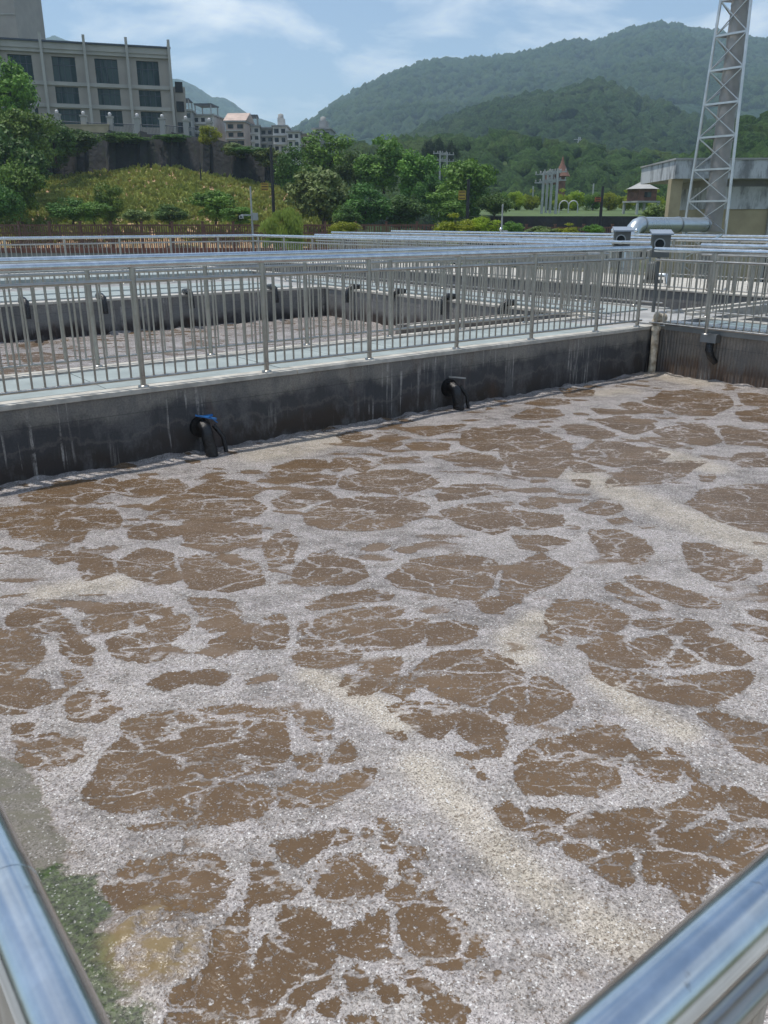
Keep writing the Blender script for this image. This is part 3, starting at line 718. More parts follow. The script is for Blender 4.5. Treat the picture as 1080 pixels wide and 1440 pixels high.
    brown = k.mix(k.math('MULTIPLY', al, 0.95), brown, k.mix(k.step(n_c, 0.35, 0.65), (0.007, 0.020, 0.003), (0.050, 0.090, 0.014)))
    jt = k.math('MULTIPLY', k.step(k.math('ADD', jet, k.math('MULTIPLY', k.math('SUBTRACT', n_b, 0.5), 0.7)), 0.25, 0.75), 0.8)
    brown = k.mix(jt, brown, k.mix(k.step(n_b, 0.4, 0.62), (0.15, 0.085, 0.032), (0.23, 0.175, 0.09)))
    c = k.mix(foam, brown, pk.outputs[0])
    sparkle = k.math('MULTIPLY', k.step(sc_.outputs[1], 0.955, 0.975), k.math('ADD', k.math('MULTIPLY', foam, 0.75), 0.2))  # sun glints on the bubbles, painted into the colour as scattered pale cells
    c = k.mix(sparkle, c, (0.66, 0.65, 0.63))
    h = k.math('ADD', k.math('MULTIPLY', bubbles, k.math('MULTIPLY', foam, 1.0)), k.math('MULTIPLY', foam, 0.35))
    h = k.math('ADD', h, k.math('MULTIPLY', b2, k.math('MULTIPLY', k.math('MULTIPLY', foam, big), 1.2)))
    h2 = k.math('ADD', k.math('MULTIPLY', n_b, 1.0), k.math('MULTIPLY', n_c, 0.5))
    nb = k.bump(h, 0.75, 0.006)
    nb = k.bump(h2, 0.35, 0.02, prev=nb)
    k.set(Base_Color=c, Roughness=k.lerp(foam, 0.20, 0.22), Normal=nb)
    k.l(k.lerp(foam, 0.26, 0.5), k.b.inputs['Specular IOR Level'])
    return k.m


M['foam'] = mat_foam_water()
STREAMS = [([(1.87, 2.17), (1.82, 1.82), (1.76, 1.46), (1.8, 1.16), (1.86, 1.0)], 0.11), ([(5.69, 4.44), (5.51, 3.7), (5.38, 2.98), (5.31, 2.51)], 0.24),
           ([(8.82, 6.76), (9.24, 6.61)], 0.25), ([(10.55, 7.02), (10.49, 6.29)], 0.25), ([(3.79, 6.81), (4.21, 6.82), (4.68, 6.88)], 0.3),
           ([(1.18, 4.88), (1.53, 4.74)], 0.16), ([(3.29, 2.78), (2.98, 2.7), (2.88, 2.54)], 0.12), ([(3.02, 2.12), (2.95, 1.86), (2.96, 1.64)], 0.1),
           ([(6.91, 4.38), (6.8, 3.86)], 0.2), ([(1.92, 3.06), (1.99, 2.68), (1.99, 2.46)], 0.1)]


def foam_sheet(name, x0, x1, y0, y1, step, patches, seed, amp=0.010, creams=(), algae=None, murk=None, jet=None, grow=0.045):
    nx = int((x1 - x0) / step) + 1; ny = int((y1 - y0) / step) + 1
    gx = np.linspace(x0, x1, nx); gy = np.linspace(y0, y1, ny)
    X, Y = np.meshgrid(gx, gy)
    # wobble the outlines so that no straight edge survives
    WX = X + (fbm(X, Y, 2.5, seed, 4) - 0.5) * 0.06
    WY = Y + (fbm(X, Y, 2.5, seed + 50, 4) - 0.5) * 0.06
    S = np.full(X.shape, 0.12)
    for P in patches:
        a = np.array(P); pad = 0.3
        j0, j1 = np.searchsorted(gx, [a[:, 0].min() - pad, a[:, 0].max() + pad])
        i0, i1 = np.searchsorted(gy, [a[:, 1].min() - pad, a[:, 1].max() + pad])
        if j1 <= j0 or i1 <= i0: continue
        sl = (slice(i0, i1), slice(j0, j1))
        S[sl] = np.minimum(S[sl], poly_sdf(WX[sl], WY[sl], P))
    S = S + (fbm(X, Y, 3.2, seed + 70, 4) - 0.5) * 0.035 - 0.008 - grow * np.clip((Y - 3.0) / 3.5, 0, 1)
    S = np.clip(S, -0.14, 0.14)
    C = np.zeros(X.shape)
    for (line, wd) in creams:
        for (ax, ay), (bx, by) in zip(line[:-1], line[1:]):
            ex, ey = bx - ax, by - ay
            t = np.clip(((X - ax) * ex + (Y - ay) * ey) / (ex * ex + ey * ey), 0, 1)
            C = np.maximum(C, np.exp(-((X - ax - ex * t) ** 2 + (Y - ay - ey * t) ** 2) / wd ** 2))
    TH = np.clip((Y - 2.2) / 3.0, 0, 1) * (1 - np.clip(C * 1.5, 0, 1))
    zero = np.zeros(X.shape)
    AL = np.clip(0.5 - (poly_sdf(X, Y, algae) + (fbm(X, Y, 7, 5, 3) - 0.5) * 0.16) / 0.16, 0, 1) if algae else zero
    MU = np.clip(0.5 - poly_sdf(X, Y, murk) / 0.10, 0, 1) if murk else zero
    J = np.exp(-(((X - jet[0]) ** 2 + (Y - jet[1]) ** 2) / 0.19 ** 2)) if jet else zero
    foam = np.clip(S / 0.03 * 0.5 + 0.5, 0, 1)
    Z = WATER_Z + (fbm(X, Y, 0.9, seed + 9, 3) - 0.5) * amp * 3.0 + (fbm(X, Y, 4.0, seed + 19, 3) - 0.5) * amp * 1.3 + foam * 0.006
    edge = np.minimum(np.minimum(X - x0, x1 - X), np.minimum(Y - y0, y1 - Y))
    Z += np.exp(-(edge / 0.22) ** 2) * (fbm(X, Y, 5.0, seed + 29, 3) - 0.3) * 0.10
    if jet: Z += J * (0.035 + (fbm(X, Y, 14, seed + 3, 3) - 0.5) * 0.09)
    V = np.stack([X, Y, Z], -1).reshape(-1, 3)
    idx = np.arange(nx * ny).reshape(ny, nx)
    F = np.stack([idx[:-1, :-1], idx[:-1, 1:], idx[1:, 1:], idx[1:, :-1]], -1).reshape(-1, 4)
    me = bpy.data.meshes.new(name)
    me.vertices.add(len(V)); me.vertices.foreach_set('co', V.ravel().astype(np.float32))
    me.loops.add(F.size); me.loops.foreach_set('vertex_index', F.ravel().astype(np.int32))
    me.polygons.add(len(F)); me.polygons.foreach_set('loop_start', (np.arange(len(F)) * 4).astype(np.int32))
    me.polygons.foreach_set('loop_total', np.full(len(F), 4, np.int32))
    me.polygons.foreach_set('use_smooth', np.ones(len(F), bool))
    me.update(calc_edges=True)
    for nm, arr in (('patch', S), ('cream', C), ('algae', AL), ('murk', MU), ('jet', J), ('thin', TH)):
        at_ = me.attributes.new(nm, 'FLOAT', 'POINT'); at_.data.foreach_set('value', arr.ravel().astype(np.float32))
    me.materials.append(M['foam'])
    o = link(name, me); tag(o, kind='structure')
    return o


ALGAE_BED = [(0.0, 2.62), (0.30, 2.60), (0.49, 2.52), (0.56, 2.40), (0.53, 2.2), (0.50, 1.94), (0.55, 1.71), (0.53, 1.5), (0.0, 1.4)]
MURK_BED = [(0.0, 3.7), (0.36, 3.6), (0.47, 3.4), (0.57, 3.2), (0.57, 2.95), (0.55, 2.75), (0.58, 2.6), (0.50, 2.5), (0.0, 2.5)]
foam_sheet('tank_water', 0.10, 10.80, 0.12, 7.30, 0.016, PATCHES, 3, creams=STREAMS, algae=ALGAE_BED, murk=MURK_BED, jet=JET)


def random_patches(x0, x1, y0, y1, n, seed):
    rr = random.Random(seed); L = []
    for i in range(n):
        cx, cy = rr.uniform(x0, x1), rr.uniform(y0, y1); a = rr.uniform(0.15, 0.6); b_ = a * rr.uniform(0.4, 0.9); t = rr.uniform(0, PI)
        P = []
        for k in range(9):
            q = 2 * PI * k / 9; r = rr.uniform(0.75, 1.2)
            x, y = a * r * math.cos(q), b_ * r * math.sin(q)
            P.append((cx + x * math.cos(t) - y * math.sin(t), cy + x * math.sin(t) + y * math.cos(t)))
        L.append(P)
    return L


foam_sheet('second_tank_water', -8.0, 11.12, 8.82, 16.60, 0.06, random_patches(-8, 11, 9, 16.5, 34, 5), 11, amp=0.02)


# ================================================================= TANKS AND WALKWAYS
def block(name, a, b, mat, label=None, cat=None, kind=None, group=None, parent=None, bev=0.0):
    m = MB().box(a, b)
    o = m.build(name, mat, parent)
    if label or kind: tag(o, label, cat, group, kind)
    return o


def tank_wall(x0, x1, y0, y1, mat, label, top=0.0, cope=0.02, bottom=-1.5, zface=0.0):
    """concrete wall with a paler coping laid on it; the mesh is subdivided and slightly uneven"""
    t = empty('tank_wall', ((x0 + x1) / 2, (y0 + y1) / 2, 0)); tag(t, label, 'wall')
    bm = bmesh.new()
    bmesh.ops.create_cube(bm, size=1.0)
    bmesh.ops.scale(bm, vec=(x1 - x0, y1 - y0, (top - 0.05) - bottom), verts=bm.verts)
    bmesh.ops.translate(bm, vec=(0, 0, (top - 0.05 + bottom) / 2), verts=bm.verts)
    me = bpy.data.meshes.new('wall_body'); bm.to_mesh(me); bm.free(); me.materials.append(mat)
    link('wall_body', me, t)
    # coping cast in bays with narrow joints
    L = max(x1 - x0, y1 - y0); n = max(1, int(L / 3.0)); along_x = (x1 - x0) > (y1 - y0)
    for i in range(n):
        a = -L / 2 + L * i / n; b_ = -L / 2 + L * (i + 1) / n - 0.008
        hw = (y1 - y0) / 2 if along_x else (x1 - x0) / 2
        m = MB()
        zt = top + random.uniform(-0.002, 0.002)
        if along_x: m.box((a, -hw - cope, top - 0.048), (b_, hw + 0.003, zt))
        else: m.box((-hw - cope, a, top - 0.048), (hw + 0.003, b_, zt))
        o = m.build('coping', M['curb'], t)
        bv = o.modifiers.new('edge', 'BEVEL'); bv.width = 0.006; bv.segments = 2
    return t


tank_wall(-8.0, 10.75, 7.28, 7.45, M['wall_front'], 'wet black-stained front tank wall with pale coping and two black pipe elbows')
tank_wall(10.75, 10.93, -2.5, 7.25, M['wall_right'], 'brown-stained tank wall under the grating at right', cope=0.0)
tank_wall(-8.0, 11.10, 8.62, 8.80, M['wall_far'], 'second tank wall below the inner walkway railing')
tank_wall(-8.0, 11.30, 16.62, 16.80, M['wall_far'], 'grey far wall of the second tank')
tank_wall(11.12, 11.30, 8.83, 16.60, M['wall_far'], 'grey side wall of the second tank at right')
tank_wall(13.02, 13.2, 8.7, 30.0, M['wall_far'], 'tank wall beyond the right hand walkway')
tank_wall(12.22, 12.4, -4.0, 7.6, M['wall_far'], 'outer tank wall beyond the grating')
# near walls (below the two close handrails)
tank_wall(-0.10, 0.10, 0.12, 7.25, M['wall_right'], 'near tank wall below the left handrail', top=-0.29, cope=0.0)
tank_wall(-0.10, 10.72, -0.10, 0.10, M['wall_right'], 'near tank wall below the right handrail', top=-0.29, cope=0.0)

# walkway with cover plates between the first two tanks
wk = block('walkway', (-8.0, 7.455, -0.30), (10.93, 8.615, -0.030), M['deck'], kind='structure')
pm = MB().box((0.004, 0.0, 0.0), (0.926, 1.02, 0.022)).mesh('cover_plate', M['plate'])
x = 10.0
i = 0
while x > -4.0:
    o = link('cover_plate', pm, wk, (x - 0.93, 7.475, -0.0285 + random.uniform(0, 0.003)))
    o.rotation_euler = (random.uniform(-0.002, 0.002), random.uniform(-0.003, 0.003), 0)
    x -= 0.93; i += 1

# grating walkway on the right
wr = block('side_walkway', (10.935, -3.0, -0.32), (12.215, 7.26, -0.06), M['deck'], kind='structure')
gm = MB()
for s in range(3):
    gm.box((0, 0, 0), (0.085, 2.48, 0.04))
    break
gmesh = gm.mesh('grating_bar', M['grate'])
for j in range(3):
    for i in range(11):
        link('grating_bar', gmesh, wr, (10.99 + i * 0.108, -0.3 + j * 2.5, -0.058 + random.uniform(0, 0.004)))
    for q in (0.35, 1.2, 2.1):
        MB().box((10.985, -0.3 + j * 2.5 + q, -0.017 + 0.004), (12.16, -0.3 + j * 2.5 + q + 0.03, -0.005)).build('grating_cross_bar', M['steel_dull'], wr)
MB().box((10.70, -0.5, -0.045), (10.93, 7.1, 0.075)).build('edge_channel', M['steel_dull'], wr)
MB().box((10.64, -0.5, 0.06), (10.72, 7.1, 0.078)).build('channel_lip', M['steel'], wr)

block('crossing_slab', (10.96, 7.47, -0.32), (13.01, 8.60, -0.012), M['deck'], kind='structure')
rd = block('right_walkway', (11.305, 8.64, -0.32), (13.015, 20.6, -0.02), M['deck'], kind='structure')
pm2 = MB().box((0.0, 0.004, 0.0), (1.2, 0.926, 0.022)).mesh('cover_plate', M['plate'])
for i in range(11):
    link('cover_plate', pm2, rd, (11.5, 8.8 + i * 0.93, -0.018))
nd = block('north_walkway', (-10.0, 16.82, -0.32), (11.30, 20.6, -0.02), M['deck'], kind='structure')
for i in range(20):
    link('cover_plate', pm, nd, (-8 + i * 0.93, 17.2, -0.018))
    link('cover_plate', pm, nd, (-8 + i * 0.93, 18.5, -0.018))
block('east_walkway', (16.42, -8.0, -0.4), (20.6, 34.0, 0.0), M['curb'], kind='structure')
block('near_walkway', (-3.5, -3.5, -0.60), (12.2, -0.105, -0.30), M['deck'], kind='structure')
block('left_walkway', (-3.5, -0.10, -0.60), (-0.105, 7.26, -0.30), M['deck'], kind='structure')
block('far_walkway', (-14.0, 23.4, -0.32), (13.0, 26.2, 0.0), M['plate'], kind='structure')
block('far_channel_bed', (-14.0, 20.85, -0.9), (13.0, 23.3, -0.55), M['deck'], kind='structure')
block('outer_walkway', (-14.0, 28.4, -0.32), (34.0, 30.6, 0.0), M['deck'], kind='structure')
tank_wall(-14.0, 12.98, 20.63, 20.83, M['wall_far'], 'low tank wall behind the second tank walkway')
tank_wall(-14.0, 12.98, 26.3, 26.5, M['wall_far'], 'distant tank wall before the outer railing')

# channel wall with square openings, at right
cw = empty('channel_wall', (16.30, 8, 0)); tag(cw, 'pale grey channel wall with a row of square black openings', 'wall')
holes = [8.42 + 0.37 * k for k in range(4)] + [10.3, 10.7, 11.1, 12.6, 13.0, 13.4]
ys = sorted(holes)
cur = -10.0
mb = MB()
mb.box((-0.10, -10 - 8, -0.36), (0.10, 34 - 8, 0.015)); mb.box((-0.10, -10 - 8, -1.5), (0.10, 34 - 8, -0.60))
for y in ys:
    mb.box((-0.10, cur - 8, -0.60), (0.10, y - 8, -0.36)); cur = y + 0.2
mb.box((-0.10, cur - 8, -0.60), (0.10, 34 - 8, -0.36))
mb.build('wall_body', M['wall_far'], cw)
MB().box((0.10, -18, -1.5), (0.11, 26, -0.37)).build('shade_sheet', M['pole_black'], cw)  # black sheet that stands in for the shade inside the openings
MB().box((-0.13, -18, 0.017), (0.10, 26, 0.05)).build('coping', M['curb'], cw)

# trough crossing the third tank
tr = empty('concrete_trough', (14.3, 8.0, 0)); tag(tr, 'pale edged concrete trough crossing the third tank at right', 'trough')
MB().box((-1.88, -0.25, -0.12), (1.88, -0.13, 0.03)).build('trough_side', M['curb'], tr)
MB().box((-1.88, 0.13, -0.12), (1.88, 0.25, 0.03)).build('trough_side', M['curb'], tr)
MB().box((-1.88, -0.128, -0.45), (1.88, 0.128, -0.20)).build('trough_bed', M['deck'], tr)
# trough over the second tank
t2 = empty('concrete_trough', (10.2, 10.35, 0)); tag(t2, 'brown faced concrete trough over the second tank near its right corner', 'trough')
MB().box((-1.7, -0.15, -0.36), (0.90, -0.03, -0.16)).build('trough_side', M['wall_right'], t2)
MB().box((-1.72, -0.16, -0.158), (0.90, -0.02, -0.12)).build('trough_rim', M['curb'], t2)
MB().box((-1.7, 0.20, -0.36), (0.90, 0.30, -0.14)).build('trough_side', M['wall_right'], t2)


def still_water(name, x0, x1, y0, y1, z):
    o = MB().box((x0, y0, z - 0.4), (x1, y1, z)).build(name, M['still'])
    return tag(o, kind='structure')


k = NM('brown_still_water')
f = k.noise(2.0, 5, 0.6)
k.set(Base_Color=k.mix(k.step(f, 0.4, 0.6), (0.07, 0.055, 0.04), (0.20, 0.18, 0.16)), Roughness=0.15, Normal=k.bump(k.noise(5.0, 4, 0.6), 0.3, 0.02))
M['still'] = k.m
still_water('third_tank_water', 12.42, 16.19, -4.0, 34.0, -0.85)

# ground far beyond the plant
k = NM('ground_grass')
f = k.noise(0.05, 8, 0.6); g = k.noise(1.5, 6, 0.7)
k.set(Base_Color=k.mix(k.step(f, 0.4, 0.6), (0.05, 0.075, 0.022), k.mix(g, (0.09, 0.10, 0.04), (0.13, 0.11, 0.07))), Roughness=0.95,
      Normal=k.bump(g, 0.6, 0.2))
M['ground'] = k.m
g_ = MB()
g_.add([(-4000, -4000, -1.7), (5000, -4000, -1.7), (5000, 6000, -1.7), (-4000, 6000, -1.7)], [(0, 1, 2, 3)])
tag(g_.build('ground', M['ground']), kind='structure')

# ================================================================= RAILINGS
POST = MB().lathe([(0.026, 0.0), (0.026, 1.06)], n=12)
POST.lathe([(0.05, 0.0), (0.05, 0.012), (0.028, 0.02)], n=14)
POST_ME = POST.mesh('post', M['steel_post'])
PICK_ME = MB().lathe([(0.0102, 0.0), (0.0102, 1.0)], n=8).mesh('picket', M['steel_post'])


def railing(label, p0, p1, posts, base=0.0, rail_z=1.09, pitch=0.109, joined=False, group=None, end_post=True, mid=True, r=0.033, ball=()):
    """stainless railing from p0 to p1; posts are distances from p0"""
    p0 = Vector((*p0, 0)); p1 = Vector((*p1, 0)); L = (p1 - p0).length; a = math.atan2(p1.y - p0.y, p1.x - p0.x)
    t = empty('steel_railing', (p0.x, p0.y, base), a)
    tag(t, label, 'railing', group)
    h = rail_z - base
    m = MB().tube([(-0.03, 0, h), (L * 0.33, 0, h + 0.002), (L * 0.66, 0, h - 0.001), (L + 0.03, 0, h)], r, 20)
    for d in posts:
        m.tube([(d - 0.012, 0, h), (d + 0.012, 0, h)], r * 1.035, 20)
    m.build('top_rail', M['steel'], t)
    n1 = h - 0.14
    MB().tube([(0, 0, n1), (L, 0, n1)], 0.017, 10).build('middle_rail', M['steel_post'], t)
    MB().tube([(0, 0, 0.085), (L, 0, 0.085)], 0.015, 8).build('bottom_rail', M['steel_post'], t)
    for d in posts:
        link('post', POST_ME, t, (d, 0, 0), scale=(1, 1, (h - 0.01) / 1.06))
    for d in ball:
        m = MB(); m.lathe([(0.035, 0.0), (0.035, h + 0.06)], (d, 0, 0), 12); m.ball((d, 0, h + 0.11), 0.055)
        m.build('ball_post', M['steel'], t)
    segs = [0.0] + sorted(posts) + [L]
    J = MB()
    for s0, s1 in zip(segs[:-1], segs[1:]):
        if s1 - s0 < 0.15: continue
        n = max(1, int(round((s1 - s0) / pitch)))
        for i in range(1, n):
            d = s0 + (s1 - s0) * i / n
            if joined: J.lathe([(0.010, 0.085), (0.010, n1)], (d, 0, 0), 5)
            else:
                o = link('picket', PICK_ME, t, (d + random.uniform(-0.002, 0.002), 0, 0.085), scale=(1, 1, n1 - 0.085))
                o.rotation_euler = (random.uniform(-0.004, 0.004), random.uniform(-0.005, 0.005), 0)
    if joined and J.v:
        tag(J.build('pickets', M['steel_post'], t), kind='stuff')
    return t


rg = lambda a, b_, s: [a + s * i for i in range(int((b_ - a) / s) + 1)]
railing('front steel railing on the pale coping of the nearest far tank wall', (0.30, 7.33), (10.45, 7.33),
        [9.11 - 1.31 * k for k in range(7)] + [10.05])
railing('second steel railing on the far side of the plated walkway', (-4.0, 8.70), (11.32, 8.70), [x + 4.0 for x in (0.3, 1.6, 2.92, 4.23, 5.54, 6.85, 8.16, 9.47, 10.78)])
railing('steel railing over the grating at right', (10.56, 7.27), (10.56, -0.6), [0.92, 2.22, 3.5, 4.8, 6.1], base=-0.03, rail_z=1.07)
railing('railing along the right side of the second tank', (11.37, 8.72), (11.37, 20.30), rg(0.9, 11.5, 1.31))
railing('railing across the far end of the second tank', (-6.0, 20.35), (11.37, 20.35), rg(0.6, 17, 1.31))
railing('outer railing beyond the grating', (12.28, 7.62), (12.28, -1.5), rg(0.2, 8.5, 1.31), base=0.0)
railing('railing on the outer side of the right hand walkway', (13.0, 8.72), (13.0, 19.8), rg(0.6, 11, 1.31))
railing('railing over the channel wall with square openings', (16.42, -3.0), (16.42, 24.0), rg(0.4, 27, 1.5))
railing('ball topped railing on the far side of the pale east walkway', (20.55, -4.0), (20.55, 26.0), rg(0.4, 30, 1.5), ball=(9.2, 14.0, 18.9, 19.7, 24.2))

# sloping white handrails of the far stairs
for (a, b_, lb) in (((829, 337, 17.0), (806, 346, 15.6), 'short sloping stair handrail left of the two instrument boxes'),
                    ((1014, 331, 19.5), (1003, 338, 18.0), 'short sloping stair handrail in front of the lattice tower'),
                    ((1086, 340, 17.0), (1064, 355, 15.0), 'sloping stair handrail at the right edge')):
    A_, B_ = at(*a), at(*b_)
    m = MB().tube([A_, B_], 0.034, 12)
    t = empty('stair_handrail', (A_.x, A_.y, 0)); tag(t, lb, 'handrail')
    mm = MB().tube([A_ - Vector((A_.x, A_.y, 0)), B_ - Vector((A_.x, A_.y, 0))], 0.034, 12); mm.build('handrail_tube', M['steel'], t)
    MB().tube([(0, 0, -0.02), (0, 0, A_.z)], 0.025, 8).build('post', M['steel_post'], t)
    d = B_ - A_
    MB().tube([(d.x, d.y, -0.02), (d.x, d.y, B_.z)], 0.025, 8).build('post', M['steel_post'], t)

# the two handrails right under the camera
def near_rail(label, p0, p1, posts):
    t = railing(label, p0, p1, posts, base=-0.29, rail_z=0.79)
    return t
near_rail('close polished handrail running up the left edge', (0.099, 0.282), (0.099, 7.2), rg(0.5, 6.5, 1.31))
near_rail('close polished handrail crossing the bottom right corner', (0.099, 0.282), (10.4, 0.282), rg(1.2, 10, 1.31))

# ================================================================= PIPES IN THE TANKS
def arc(c, r, a0, a1, n, ax):
    out = []
    for i in range(n + 1):
        a = a0 + (a1 - a0) * i / n
        out.append(Vector(c) + Vector(ax[0]) * (r * math.cos(a)) + Vector(ax[1]) * (r * math.sin(a)))
    return out


def wall_elbow(x, label, s=1.0, blue=False, side=0.05):
    """black hose elbow: leaves the wall face, turns down into the foam"""
    t = empty('pipe_elbow', (x, 7.27, -0.44)); tag(t, label, 'pipe')
    r = 0.085 * s
    pts = [Vector((0, 0.02, 0.02))] + arc((0, -0.06, -0.08), 0.10, PI / 2, PI, 7, ((0, 1, 0), (0, 0, 1))) + [Vector((side * 0.5, -0.18, -0.25)), Vector((side, -0.19, -0.52))]
    MB().tube(pts, [r] * (len(pts) - 2) + [r * 1.02, r * 1.05], 18).build('hose', M['black_pipe'], t)
    m = MB().tube([(0, 0.01, 0.0), (0, -0.035, 0.0)], r * 1.75, 20); m.build('flange', M['black_pipe'], t)
    for a in range(6):
        q = 2 * PI * a / 6
        MB().tube([(r * 1.4 * math.cos(q), -0.03, r * 1.4 * math.sin(q)), (r * 1.4 * math.cos(q), -0.055, r * 1.4 * math.sin(q))], 0.012, 6).build('bolt', M['black_pipe'], t)
    MB().tube([(side * 0.35, -0.165, -0.18), (side * 0.42, -0.172, -0.215)], r * 1.12, 18).build('hose_clamp', M['black_pipe'], t)
    MB().tube([(0.10, -0.10, 0.02), (0.17, -0.15, -0.10), (0.20, -0.17, -0.35)], 0.022, 10).build('side_hose', M['black_pipe'], t)
    if blue:
        m = MB()
        m.bar((-0.06, -0.05, 0.13), (0.12, -0.14, 0.085), 0.035, 0.012); m.bar((0.0, -0.02, 0.10), (0.10, -0.10, 0.12), 0.022, 0.02)
        m.bar((0.05, -0.12, 0.12), (0.14, -0.10, 0.04), 0.02, 0.01)
        m.build('blue_strap', M['blue'], t)
    else:
        m = MB().bar((-0.02, -0.03, 0.135), (0.15, -0.14, 0.115), 0.03, 0.014); m.build('lever', M['steel_dull'], t)
    return t


wall_elbow(3.36, 'black pipe elbow with a blue strap dipping into the foam', 0.68, True)
wall_elbow(6.62, 'black pipe elbow with a grey lever dipping into the foam', 0.72, False)

# cream drain pipe in the corner
t = empty('drain_pipe', (10.62, 7.19, 0)); tag(t, 'cream plastic drain pipe in the far right corner of the tank', 'pipe')
MB().tube([(0, 0, -0.9), (0.01, 0, -0.4), (0, 0, 0.02)], 0.055, 16).build('pipe_body', M['pvc'], t)
MB().tube(arc((0.09, 0.02, 0.02), 0.09, PI, PI / 2, 6, ((1, 0, 0), (0, 0, 1))) + [Vector((0.20, 0.02, 0.11))], 0.062, 14).build('elbow', M['pvc'], t)
MB().tube([(0, 0, -0.06), (0, 0, 0.0)], 0.068, 14).build('socket', M['pvc'], t)
MB().ball((0.0, -0.01, 0.13), 0.065, sz=1.3).build('foam_lump', M['pvc'], t)

# bracket with a dark hose on the right wall
t = empty('pipe_bracket', (10.70, 6.33, 0)); tag(t, 'dark bracket and short hose on the right tank wall', 'bracket')
MB().box((-0.10, -0.12, -0.14), (0.02, 0.12, -0.02)).build('bracket_plate', M['steel_dull'], t)
MB().tube([(-0.03, 0, -0.13), (-0.07, -0.02, -0.24), (-0.05, -0.05, -0.34), (0.03, -0.08, -0.42)], [0.05, 0.055, 0.05, 0.04], 12).build('hose', M['black_pipe'], t)

# small black drop legs hanging over the rim of the second tank
DM = MB().tube([(0, 0.22, 0.05), (0, 0.02, 0.06), (0, -0.10, 0.02), (0, -0.14, -0.10), (0, -0.15, -0.28)], [0.05, 0.06, 0.06, 0.055, 0.05], 10).mesh('drop_pipe', M['black_pipe'])
BM_ = MB().box((-0.08, -0.05, 0.0), (0.08, 0.10, 0.035)).mesh('saddle', M['black_pipe'])
DL = [('leftmost', 4.33), ('second from the left', 5.80), ('third from the left', 7.65), ('rightmost', 9.7)]
for nm, x in DL:
    t = empty('drop_pipe', (x, 16.60, 0)); tag(t, f'black drop pipe on the second tank far rim, {nm} of four', 'pipe', 'drop pipes on the far rim')
    link('pipe_body', DM, t); link('saddle', BM_, t)
for nm, y in (('nearest', 10.7), ('second nearest', 12.3), ('third nearest', 13.9), ('farthest', 15.5)):
    t = empty('drop_pipe', (11.12, y, 0), -PI / 2); tag(t, f'black drop pipe on the second tank right rim, {nm} of four', 'pipe', 'drop pipes on the right rim')
    link('pipe_body', DM, t); link('saddle', BM_, t)

# instrument boxes on posts
def instrument_box(px, D, s, zt, label):
    p = at(px, 330, D)
    t = empty('instrument_box', (p.x, p.y, 0), -YAW - 0.15); tag(t, label, 'meter box')
    w_, d_, h_ = 0.36 * s, 0.30 * s, 0.46 * s
    z0 = zt - h_
    m = MB(); m.box((-w_ / 2, -d_ / 2, z0), (w_ / 2, d_ / 2, zt)); m.build('cabinet', M['box'], t)
    m = MB()
    m.add([(-w_ * .62, -d_ * .75, zt - 0.005), (w_ * .62, -d_ * .75, zt - 0.005), (w_ * .62, d_ * .6, zt + 0.05), (-w_ * .62, d_ * .6, zt + 0.05),
           (-w_ * .62, -d_ * .75, zt + 0.02), (w_ * .62, -d_ * .75, zt + 0.02), (w_ * .62, d_ * .6, zt + 0.08), (-w_ * .62, d_ * .6, zt + 0.08)],
          [(0, 3, 2, 1), (4, 5, 6, 7), (0, 1, 5, 4), (1, 2, 6, 5), (2, 3, 7, 6), (3, 0, 4, 7)])
    m.build('sloping_hood', M['box_roof'], t)
    cx, cz = -w_ * 0.12, z0 + h_ * 0.60
    m = MB().tube([(cx, -d_ / 2, cz), (cx, -d_ / 2 - 0.03, cz)], 0.115 * s, 20); fr = m.build('gauge_ring', M['steel_dull'], t)
    MB().tube([(cx, -d_ / 2 - 0.0305, cz), (cx, -d_ / 2 - 0.034, cz)], 0.092 * s, 20).build('gauge_glass', M['glass_dark'], fr)
    MB().tube([(0, 0, -0.02), (0, 0, z0)], 0.03, 12).build('stand', M['box'], t)


instrument_box(930, 14.3, 0.78, 1.24, 'nearer grey instrument box with a sloping hood and round gauge')
instrument_box(875, 15.9, 0.78, 1.275, 'farther grey instrument box with a sloping hood, left of the other')

# pumps / motors standing on the east walkway
for i, (x, y, lb) in enumerate([(18.0, 8.6, 'small dark motor on the pale east walkway, nearer one'), (18.2, 12.6, 'small dark motor on the pale east walkway, farther one')]):
    t = empty('pump_motor', (x, y, 0.0)); tag(t, lb, 'pump')
    MB().box((-0.2, -0.2, 0), (0.2, 0.2, 0.08)).build('base_plate', M['box'], t)
    MB().lathe([(0.0, 0.0), (0.13, 0.0), (0.13, 0.35), (0.10, 0.42), (0.0, 0.44)], (0, 0, 0.08), 16).build('motor_body', M['box'], t)
    MB().tube([(0.0, -0.1, 0.2), (0.0, -0.4, 0.2), (0.0, -0.45, 0.0)], 0.05, 10).build('outlet_pipe', M['duct'], t)


# ================================================================= HILLS AND MOUNTAINS
def mat_forest(name, a, b, c_, s1, s2, bump, bd):
    k = NM(name)
    f = k.noise(s1, 7, 0.62); g = k.noise(s2, 5, 0.65); v = k.voro(s2 * 0.8, 'F1')
    c = k.mix(k.step(f, 0.35, 0.65), a, b)
    c = k.mix(k.math('MULTIPLY', k.step(g, 0.45, 0.7), 0.6), c, c_)
    k.set(Base_Color=c, Roughness=0.9, Normal=k.bump(k.math('ADD', g, k.math('MULTIPLY', v, -0.6)), bump, bd))
    k.b.inputs['Specular IOR Level'].default_value = 0.15
    return k.m


